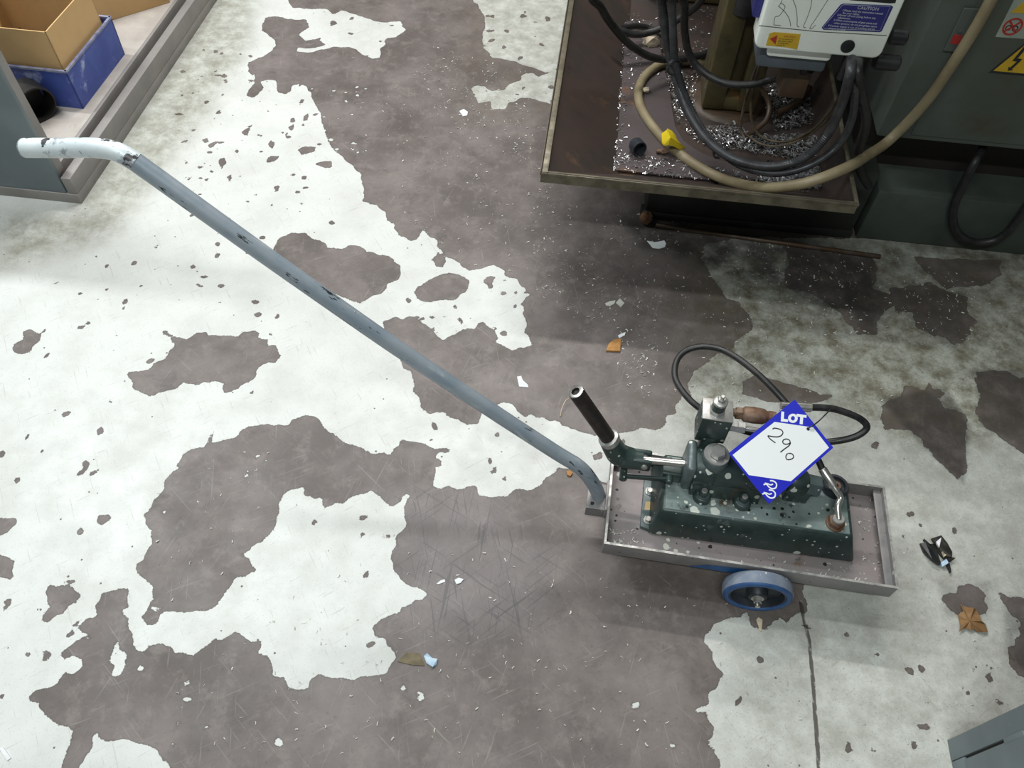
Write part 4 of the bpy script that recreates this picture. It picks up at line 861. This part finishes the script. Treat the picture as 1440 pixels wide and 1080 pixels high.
cable('thin_wire', [(1069, 86, .47), (1061, 102, .40), (1050, 135, .30), (1043, 165, .22), (1042, 182, .17), (1048, 196, .155)], .0030, m_wire, 'thin brown wire hanging straight beside the pedestal', 'wire', 8)
cable('thin_wire', [(1070, 86, .47), (1062, 115, .36), (1056, 150, .27), (1058, 172, .22), (1068, 190, .185), (1090, 199, .18), (1118, 196, .21), (1150, 176, .30), (1178, 140, .40), (1194, 104, .52)], .0030, m_wire, 'thin brown wire swooping up to the white power feed box', 'wire', 8, end=wq(1190, 78, -.03))
cable('thin_wire', [(1050, 190, .16), (1072, 203, .165), (1098, 205, .18), (1130, 194, .23), (1160, 172, .31), (1186, 136, .42), (1199, 104, .52)], .0026, m_wire, 'thin brown wire lying lowest in the swarf', 'wire', 8, end=wq(1193, 78, -.028))
cable('coolant_hose', [(1067, 122, .24), (1078, 137, .215), (1082, 152, .195), (1078, 168, .175), (1066, 180, .16), (1050, 192, .152)], .0062, m_hose_brown, 'brown coolant hose curling down into the swarf', 'hose')
cable('coolant_pipe', [(1092, 160, .160), (1112, 149, .165), (1130, 135, .175), (1138, 122, .19)], .0085, m_hose_brown, 'brown coolant pipe behind the thin wires', 'pipe')
cable('power_cable', [(1206, 100, .545), (1212, 130, .49), (1218, 165, .43), (1214, 190, .38), (1206, 215, .33), (1210, 240, .27), (1222, 262, .20)], .0090, m_rubber, 'black cable dropping between the pan corner and the cabinet', 'cable', start=wq(1208, 78, -.04))
fpl = [atp(x, y, ec0 - G2 * .016, G2) for x, y in ((1372, 226), (1354, 260), (1341, 292), (1342, 318), (1354, 334), (1374, 341), (1398, 338), (1417, 326), (1432, 308), (1450, 282))]
for p in fpl: p[2] = max(p[2], .0095)
fpl = [atp(1384, 204, ec0 + G2 * .06, G2)] + fpl
fb = min(fpl, key=lambda q: q[2]).copy()
solo(MB().tube(fpl, .0092, 14, 8), 'power_cable', m_rubber, 'black cable looping out of the cabinet recess onto the floor', 'cable', fb, smooth=60)
for px, py, z in ((948, 94, .435), (1013, 213, .305), (1082, 236, .294)):
    q = at(px, py, z); d = at(px + 8, py + (10 if px < 1050 else 0), z) - q; d /= np.linalg.norm(d)
    solo(MB().lathe(q - d * .004, d, [(.0150, 0), (.0165, .001), (.0165, .007), (.0150, .008), (.0150, 0)], 20), 'cable_tie', m_black, ('black tie around the upright run of the conduits' if py < 120 else 'black tie at the bend of the ribbed conduits' if px < 1050 else 'black tie under the sag of the ribbed conduits'), 'cable tie', q)

# ------------------------------------------------------------------ storage rack with boxes
K = at(115.3, 286.8); kb = gp(K, -.25, .4, 0)
rk = thing('storage_rack', 'grey steel storage rack with a dusty bottom shelf beside the painted floor', 'rack', kb)
def kp(a, b, z): return K + G1 * a + G2 * b + UP * z
RL = 1.45
GB(kb).obox(kp(-.62, .0, 0), G1 * .62, G2 * RL, UP * .027).build('rack_plinth', m_locker_rail, rk, bevel=.002)
GB(kb).obox(kp(-.024, .003, .027), G1 * .024, G2 * (RL - .003), UP * .046).build('front_rail', m_locker_rail, rk, bevel=.002)
GB(kb).obox(kp(-.047, .026, .027), G1 * .010, G2 * (RL - .026), UP * .058).build('shelf_lip', m_locker_rail, rk, bevel=.0015)
GB(kb).obox(kp(-.62, .012, .027), G1 * .575, G2 * (RL - .012), UP * .051).build('shelf', m_shelf, rk, bevel=.001)
GB(kb).obox(kp(-.62, .003, .022), G1 * .592, G2 * .012, UP * .86).build('side_panel', m_locker, rk, bevel=.002)
GB(kb).obox(kp(-.034, .012, .07), G1 * .006, G2 * .024, UP * .812).build('front_post', m_locker_rail, rk, bevel=.001)
GB(kb).obox(kp(-.62, .012, .07), G1 * .01, G2 * (RL - .012), UP * .80).build('back_panel', m_locker, rk)
SHZ = .078
def frame_of(p, q):
    d = (q - p); d[2] = 0; d /= np.linalg.norm(d); return d, np.array([-d[1], d[0], 0])
def open_box(name, label, cat, fr, u_, v_, L, W, z0, h, th, mat, inner=None, taper=0.0, rim=None, partn='side'):
    """open-topped box: corner fr (front right), u_ runs back along the right side, v_ runs left"""
    base = fr + u_ * L / 2 + v_ * W / 2; base = np.array([base[0], base[1], z0])
    t = thing(name, label, cat, base)
    def P(a, b, z, k): return np.array([*(fr + u_ * a + v_ * b)[:2], z])
    C0 = [(taper, taper), (L - taper, taper), (L - taper, W - taper), (taper, W - taper)]; C1 = [(0, 0), (L, 0), (L, W), (0, W)]
    GB(base).prism([P(a, b, z0, 0) for a, b in C0], (0, 0, 1), th).build('bottom', inner or mat, t, smooth=0)
    mid = np.array([L / 2, W / 2])
    for i in range(4):
        a0, a1, c0_, c1_ = C0[i], C0[(i + 1) % 4], C1[i], C1[(i + 1) % 4]
        A = [P(*a0, z0, 0), P(*a1, z0, 0), P(*c1_, z0 + h, 0), P(*c0_, z0 + h, 0)]
        m2 = (np.array(c0_) + np.array(c1_)) / 2; dv = mid - m2; dv = dv / np.linalg.norm(dv); n = u_ * dv[0] + v_ * dv[1]
        sd = GB(base).prism(A, n, th).build(partn, mat, t, smooth=0)
        if rim:
            d_ = A[2] - A[3]; GB(base).obox(A[3] - n * .0015 - UP * .002, d_, n * (th + .003), UP * .005).build('rim', rim, sd, smooth=0)
    return t
f0 = at(118, 154, SHZ); f1 = at(177, 76, SHZ); ub, vb_ = frame_of(f0.copy(), f1.copy())
open_box('plastic_bin', 'scuffed blue plastic bin on the rack shelf holding a cardboard carton', 'bin', f0, ub, vb_, .255, .30, SHZ, .104, .004, m_bin, m_bin, .002, m_bin_rim, 'bin_wall')
fc_ = f0 + ub * .010 + vb_ * .012
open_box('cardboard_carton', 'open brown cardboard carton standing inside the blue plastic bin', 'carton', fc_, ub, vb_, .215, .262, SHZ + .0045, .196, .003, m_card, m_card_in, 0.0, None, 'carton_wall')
c0 = fc_ + ub * .1 + vb_ * .13
sc = MB()
for i in range(60):
    a, b = random.uniform(.03, .20), random.uniform(.03, .23); q = fc_ + ub * a + vb_ * b; q = np.array([q[0], q[1], SHZ + .03 + random.uniform(0, .04)])
    d = np.array([random.uniform(-1, 1), random.uniform(-1, 1), random.uniform(-.3, .3)]); d /= np.linalg.norm(d)
    sc.cyl(q - d * .035, q + d * .035, random.uniform(.003, .008), 7)
solo(sc, 'metal_offcuts', m_contents, 'tangle of dark metal offcuts filling the open cardboard carton', 'scrap', np.array([c0[0], c0[1], SHZ + .01]), kind='stuff')
g0 = at(160, 28, SHZ); g1_ = at(235, 5, SHZ); uu, vv = frame_of(g0.copy(), g1_.copy())
bw = g1_ + uu * .01
bb = np.array([*(bw - uu * .1 + vv * .1)[:2], SHZ])
cb = thing('cardboard_box', 'brown cardboard box lying behind the blue plastic bin', 'box', bb)
GB(bb).obox(bw - uu * .24, uu * .24, vv * .20, UP * .115).build('box_body', m_card, cb, bevel=.002)
for s in (0, 1): GB(bb).obox(bw - uu * .239 + vv * (.002 + .1 * s) + UP * .115, uu * .238, vv * .096, UP * .003).build('box_flap', m_card, cb, smooth=0)
# iron tube lying on the shelf behind the post
TR = .044; tc = at(54, 148, SHZ + TR); ta = G2 * .55 - G1 * .835
tt = thing('iron_tube', 'short wide black iron tube lying on the rack shelf beside the blue bin', 'tube', np.array([tc[0], tc[1], SHZ]))
GB(np.array([tc[0], tc[1], SHZ])).lathe(tc, ta, [(TR, 0), (TR, .06), (TR - .004, .06), (TR - .004, .004), (TR - .004, 0), (TR, 0)], 36).build('tube_wall', m_iron, tt, smooth=50)
GB(np.array([tc[0], tc[1], SHZ])).lathe(tc + ta * .054, ta, [(0, 0), (TR - .005, 0), (TR - .005, .003), (0, .003)], 36).build('tube_end', m_iron, tt)

# ------------------------------------------------------------------ grey cabinet at the near corner
Qc = at(1331.7, 1040.7); qb = gp(Qc, .2, -.2, 0)
nc = thing('steel_cupboard', 'blue-grey steel cupboard corner standing on the clean painted floor', 'cupboard', qb)
def qp(a, b, z): return Qc + G1 * a + G2 * b + UP * z
GB(qb).obox(qp(.004, -.70, 0), G1 * .40, G2 * .70, UP * .90).build('cupboard_body', m_recess_shade, nc)
GB(qb).obox(qp(0, -.031, 0), G1 * .41, G2 * .031, UP * .905).build('corner_post', m_locker, nc, bevel=.001)
GB(qb).obox(qp(.0005, -.70, 0), G1 * .02, G2 * .668, UP * .041).build('kick_board', m_locker, nc, bevel=.0008)
GB(qb).obox(qp(-.001, -.70, .0435), G1 * .018, G2 * .664, UP * .86).build('cupboard_door', m_locker, nc, bevel=.001)
GB(qb).obox(qp(-.001, -.040, .155), G1 * .006, G2 * .010, UP * .05).build('hinge', m_locker, nc, bevel=.001)

# ------------------------------------------------------------------ loose things
def sheet(name, pts, z, th, mat, label, cat, curl=0.0, group=None):
    P = [at(x, y, z) for x, y in pts]; c = sum(P) / len(P)
    Q = []
    for i, p in enumerate(P): Q.append(p + UP * curl * (1 if i % 2 else 0))
    base = np.array([c[0], c[1], min(q[2] for q in Q)])
    return solo(MB().prism(Q, UP, th), name, mat, label, cat, base, smooth=0, group=group)
sheet('paper_scrap', [(909.5, 339), (922, 341), (934, 338.5), (936.5, 343), (935, 347.5), (927, 350), (918, 349)], .001, .0012, m_paper, 'curved white paper scrap on the dark oily floor by the steel rod', 'paper')
sheet('wood_chip', [(852, 494.5), (856, 484.5), (864.5, 479), (873, 478.5), (871.5, 495.5)], .0, .005, m_wood, 'orange wood chip on bare concrete below the pan', 'wood chip')
sheet('paint_flake', [(851, 427), (858, 424), (865.5, 423), (864, 427.5), (858, 431), (852.5, 430)], .0, .0015, m_chip, 'oval cream flake beside the square one', 'flake')
sheet('paint_flake', [(866, 426), (871.5, 420), (878, 427), (873, 432.5)], .0, .0015, m_chip, 'square pale green flake beside the oval one', 'flake')
sheet('plastic_shaving', [(869, 472.5), (873, 470), (879.5, 468), (878.5, 472), (871, 476)], .0, .002, m_paper, 'small white shaving touching the orange wood chip', 'shaving')
sheet('paper_scrap', [(727, 530), (733, 529), (735, 535), (742, 541), (743, 545), (730, 544)], .0, .0012, m_paper, 'torn white paper scrap on bare concrete behind the long handle', 'paper')
sheet('paper_scrap', [(646, 157), (652, 154), (658, 158), (657, 163), (651, 164)], .0, .002, m_paper, 'white scrap on bare concrete beside the chip pan wall', 'paper')
sheet('orange_bit', [(796.5, 664), (801, 662), (805, 666), (802, 671), (797.5, 669)], .0, .004, m_wood, 'tiny orange bit under the foot of the long handle', 'debris')
sheet('plastic_scrap', [(596, 923), (601, 920), (608, 926), (615.5, 928), (614, 935), (608.5, 939.5), (600, 933)], .0, .003, m_pbluish, 'crumpled pale blue plastic scrap on bare concrete', 'scrap', .003)
sheet('tan_scrap', [(559, 930.5), (572, 918), (590, 919), (595, 930), (597, 936.5), (580, 935.5)], .0, .002, m_tan, 'dirty tan scrap beside the pale blue one', 'scrap')
sheet('paper_scrap', [(614, 821), (620, 816.5), (625.5, 815), (626, 818.5), (616.5, 822)], .0, .0015, m_paper, 'long white chip on scuffed concrete beside the white floor patch', 'paper')
sheet('paper_scrap', [(639, 816), (645, 813), (652, 815), (648, 820), (642, 822)], .0, .002, m_paper, 'short white chip on scuffed concrete among the scratches', 'paper')
sheet('paper_scrap', [(0, 1053), (5, 1051), (16, 1066), (11, 1070)], .0, .002, m_paper, 'white chip on the white floor by the torn patch edge', 'paper')
sheet('paint_flake', [(1063, 872), (1066, 868.5), (1072, 872), (1071.5, 876), (1070.5, 887.5), (1068, 888), (1066, 880)], .0, .002, m_foam, 'pinkish flake on the floor just in front of the wheel', 'flake')
sheet('paper_scrap', [(895, 302), (897, 301), (906, 299), (904, 303)], .0, .001, m_paper, 'thin pale shaving in front of the brown rock', 'shaving')
# brown rock
def lump(name, c, r, mat, label, cat, sq=(1, 1, 1), amp=.25, seed=1, base=None, sub=2):
    bm = bmesh.new(); bmesh.ops.create_icosphere(bm, subdivisions=sub, radius=1.0); rr = random.Random(seed)
    for v in bm.verts:
        k = 1 + rr.uniform(-amp, amp); v.co = Vector((v.co.x * r * sq[0] * k, v.co.y * r * sq[1] * k, v.co.z * r * sq[2] * k))
    zmin = min(v.co.z for v in bm.verts)
    for v in bm.verts: v.co.z -= zmin
    me2 = bpy.data.meshes.new(name); bm.to_mesh(me2); bm.free(); me2.materials.append(mat)
    o = bpy.data.objects.new(name, me2); COL.objects.link(o); o.location = tuple(map(float, c)); return tag(o, label, cat)
lump('rock', at(907, 312, 0), .016, m_stone, 'lump of brown rock on the dark floor at the end of the steel rod', 'rock', (.9, 1.2, .9), .16, 3)
lump('foam_block', at(914, 66, FZ), .017, m_foam, 'cream and white foam lump in the chip pan behind the beige hose', 'foam', (1.2, 1, .9), .16, 5)
lump('small_nut', at(859, 157 + 0, 0) * 0 + at(908, 130, FZ + .007), .008, m_foam, 'small cream pebble on the pan plate inside the hose loop', 'pebble', (1, 1, .8), .2, 8)
# steel rod along the foot of the machine
ra, rb = at(922, 316.5, .006), at(1238, 361, .006)
solo(MB().cyl(ra, rb, .0058, 14, ch=.0008), 'steel_rod', surf('rusty_rod', (.14, .11, .085), (.10, .06, .035), 20, .4, .5, .1), 'long thin rusty steel rod lying along the foot of the machine', 'rod', (ra + rb) / 2 - UP * .006, smooth=50)
# pipe cap, bolt and yellow scrap in the pan
zc = FZ + .008
pcap = at(893, 212, zc); t_ = thing('pipe_cap', 'dark rusty pipe cap lying in the front corner of the chip pan', 'pipe cap', pcap)
ax = np.array([.35, -.92, .12]); ax /= np.linalg.norm(ax)
GB(pcap).lathe(pcap + UP * .016 - ax * .012, ax, [(0, 0), (.010, 0), (.013, .004), (.0165, .010), (.0165, .032), (.0135, .032), (.0135, .012), (0, .012)], 26).build('cap_shell', m_hub, t_, smooth=45)
bq = at(929, 216, zc); t_ = thing('rusty_bolt', 'short rusty bolt beside the beige hose in the pan', 'bolt', bq)
GB(bq).cyl(bq + UP * .006, bq + UP * .006 + G1 * .012 + G2 * .004, .0072, hexa=True, ch=.001).build('bolt_head', m_rust, t_, smooth=25)
GB(bq).cyl(bq + UP * .006 - G1 * .010, bq + UP * .006 + G1 * .002, .0045, 14).build('bolt_shank', m_rust, t_)
yp = [at(x, y, z) for x, y, z in ((930.5, 187.5, .19), (937, 183, .20), (938.5, 180.5, .205), (945, 184, .20), (950, 190, .195), (952, 196, .19), (958, 203, .185), (964.5, 207.5, .172), (956, 209, .178), (948, 204.5, .19), (940, 202.5, .195), (934, 203.5, .19), (931, 200, .19), (943, 193, .21))]
yp = [p + (CAM - p) * (.05 / (CAMH - p[2])) for p in yp]
yb = sum(yp) / len(yp); yb[2] = .222
solo(MB().add(yp + [p - UP * .003 for p in yp], [(i, (i + 1) % 13, 13) for i in range(13)] + [((i + 1) % 13 + 14, i + 14, 27) for i in range(13)] + [(i, i + 14, (i + 1) % 13 + 14, (i + 1) % 13) for i in range(13)]),
     'plastic_scrap', m_yplastic, 'crumpled bright yellow plastic scrap resting on the beige hose', 'scrap', yb, smooth=20)
# black clump and dry leaf on the pale floor to the right
kc = at(1316, 782, 0); t_ = thing('oily_rag_clump', 'black clump of oily rubbish with pale blue bits on the painted floor', 'rubbish', kc)
for i, (pts, zz, mt) in enumerate(((((1292, 766), (1298, 766), (1312, 778), (1321, 793), (1318, 798), (1306, 791), (1297, 778)), .010, m_black), (((1306, 761), (1318, 758), (1330, 766), (1335, 780), (1333, 788), (1322, 784), (1316, 772), (1308, 768)), .012, m_contents),
                                   (((1330, 786), (1336, 806), (1334, 808), (1326, 792)), .006, m_black), (((1298, 759), (1306, 767), (1304, 769), (1297, 760.5)), .004, m_black), (((1312, 766), (1317, 762), (1320, 768), (1316, 774), (1312, 772)), .015, m_paper),
                                   (((1319, 781), (1325, 778), (1327, 784), (1322, 788)), .013, m_foam), (((1321, 793), (1327, 789), (1329, 796), (1323, 799)), .010, m_pbluish), (((1330, 785), (1340, 788), (1336, 791), (1329, 790)), .007, m_contents),
                                   (((1304, 768), (1316, 776), (1327, 790), (1332, 780), (1318, 766)), .006, m_contents))):
    GB(kc).prism([at(x, y, 0) + UP * (zz * (.25 + .75 * ((k * 7 + i) % 3) / 2)) for k, (x, y) in enumerate(pts)], UP, .004).build(('rag_fold', 'grey_fold', 'rag_tail', 'splinter', 'white_bit', 'cream_bit', 'blue_bit', 'grey_tail', 'rag_core')[i], mt, t_, smooth=0)
lc = at(1365, 872, 0); t_ = thing('dry_leaf', 'curled brown dry leaf at the edge of a bare floor patch', 'leaf', lc)
lp = [(1353, 852), (1359, 856), (1366, 857), (1372, 858), (1376, 868), (1377, 876), (1385, 878), (1387, 890), (1380, 891), (1372, 889), (1368, 886), (1362, 888), (1355, 884), (1347, 890), (1348, 882), (1348, 872), (1345, 866), (1351, 862)]
cen = at(1364, 873, .012); LPt = [at(x, y, 0) + UP * (.002 + .007 * (i % 3) / 2) for i, (x, y) in enumerate(lp)]
lf = GB(lc); k = len(lp); lf.add(LPt + [cen], [(i, (i + 1) % k, k) for i in range(k)]); lf.add([p - UP * .0012 for p in LPt] + [cen - UP * .0012], [((i + 1) % k, i, k) for i in range(k)])
lf.build('leaf_blade', m_leaf, t_, smooth=15)
GB(lc).tube([cen + UP * .001, at(1358, 866, .010), at(1353, 854, .005), at(1351, 850, .003)], .0008, 6, 4).build('leaf_stem', m_leaf, t_)
cable('straw', [(788, 585, .004), (790, 575, .012), (795, 564, .016), (800, 560, .012)], .0008, m_foam, 'thin straw of wire curling on the floor beside the pump lever', 'wire', 6)

# ------------------------------------------------------------------ swarf
def swarf(name, n, where, mat, label, smin, smax, curl=.5):
    b = MB()
    for _ in range(n):
        r = where()
        if r is None: continue
        c, z = r
        a = random.uniform(0, 6.283); L = random.uniform(smin, smax); wd = L * random.uniform(.10, .40); ti = random.uniform(-.35, .35)
        d = np.array([math.cos(a), math.sin(a), ti]); s_ = np.array([-math.sin(a), math.cos(a), random.uniform(-.5, .5)])
        cv_ = random.uniform(-curl, curl) * L
        p = np.array([c[0], c[1], z + .0006 + abs(ti) * L * .5 + wd * .25])
        A = p - d * L / 2; B = p + s_ * cv_ * .5 + UP * abs(cv_) * .3; C_ = p + d * L / 2
        h = s_ * wd / 2
        b.add([A - h, A + h, B - h, B + h, C_ - h, C_ + h], [(0, 2, 3, 1), (2, 4, 5, 3)])
    base = np.mean(np.array(b.v), 0); base[2] = np.array(b.v)[:, 2].min()
    o = solo(b, name, mat, label, 'swarf', base, kind='stuff', smooth=0); return o
def inpoly(poly):
    P = np.array(poly, float)
    def f(x, y):
        c = False; j = len(P) - 1
        for i in range(len(P)):
            if (P[i, 1] > y) != (P[j, 1] > y) and x < (P[j, 0] - P[i, 0]) * (y - P[i, 1]) / (P[j, 1] - P[i, 1]) + P[i, 0]: c = not c
            j = i
        return c
    x0, y0 = P.min(0); x1, y1 = P.max(0)
    def pick():
        for _ in range(50):
            x, y = random.uniform(x0, x1), random.uniform(y0, y1)
            if f(x, y): return x, y
        return (P.mean(0)[0], P.mean(0)[1])
    return pick
heap = [inpoly([(965, 185), (1035, 178), (1060, 195), (1150, 190), (1168, 215), (1120, 226), (1050, 215), (985, 205)]), inpoly([(1080, 115), (1135, 112), (1150, 175), (1090, 185), (1075, 150)]),
        inpoly([(1060, 245), (1150, 235), (1152, 268), (1080, 262)])]
loose = [inpoly([(862, 30), (880, 30), (872, 150), (866, 240), (858, 240)]), inpoly([(870, 20), (1010, 10), (1000, 90), (900, 110), (880, 200), (866, 230)]), inpoly([(866, 215), (960, 225), (1140, 262), (1140, 272), (860, 240)]),
         inpoly([(935, 100), (985, 100), (970, 180), (950, 170)])]
swarf('pan_swarf', 3800, lambda: (at(*random.choice(heap)(), FZ), FZ + random.uniform(0, .012)), m_swarf, 'glittering heap of metal swarf in the chip pan', .003, .011)
swarf('pan_shavings', 1700, lambda: (lambda q: (q, FZ + (.009 if True else 0)))(at(*random.choice(loose)(), FZ + .009)), m_swarf, 'thin scatter of metal shavings around the edges of the chip pan', .002, .008)
fz = [(inpoly([(600, 60), (740, 100), (760, 240), (620, 180), (590, 100)]), 260), (inpoly([(480, 60), (760, 150), (830, 400), (700, 420), (520, 260)]), 240), (inpoly([(740, 270), (1000, 320), (1000, 420), (760, 440)]), 240),
      (inpoly([(1000, 330), (1280, 360), (1400, 400), (1380, 490), (1200, 490), (1040, 420)]), 520), (inpoly([(760, 430), (1000, 420), (1300, 500), (1230, 620), (930, 560)]), 220), (inpoly([(500, 740), (980, 830), (960, 1070), (300, 1060), (220, 980)]), 190),
      (inpoly([(220, 620), (400, 610), (330, 840), (220, 850)]), 30), (inpoly([(1000, 660), (1440, 660), (1440, 1060), (1010, 1060)]), 60), (inpoly([(870, 455), (930, 480), (910, 570), (880, 540)]), 60)]
pts_ = []
for f_, k in fz:
    for _ in range(k): pts_.append(f_())
it = iter(pts_)
swarf('floor_swarf', len(pts_), lambda: (at(*next(it), 0), 0.0), m_chip, 'fine pale metal shavings scattered over the bare concrete', .002, .0065)
tz = [inpoly([(855, 745), (900, 740), (905, 765), (870, 775)]), inpoly([(905, 765), (1190, 795), (1245, 820), (1100, 805), (880, 775)]), inpoly([(1205, 700), (1240, 700), (1250, 815), (1205, 800)])]
swarf('tray_grit', 150, lambda: (at(*random.choice(tz)(), .081), .081), m_chip, 'pale grit and shavings lying in the trolley tray', .002, .006)
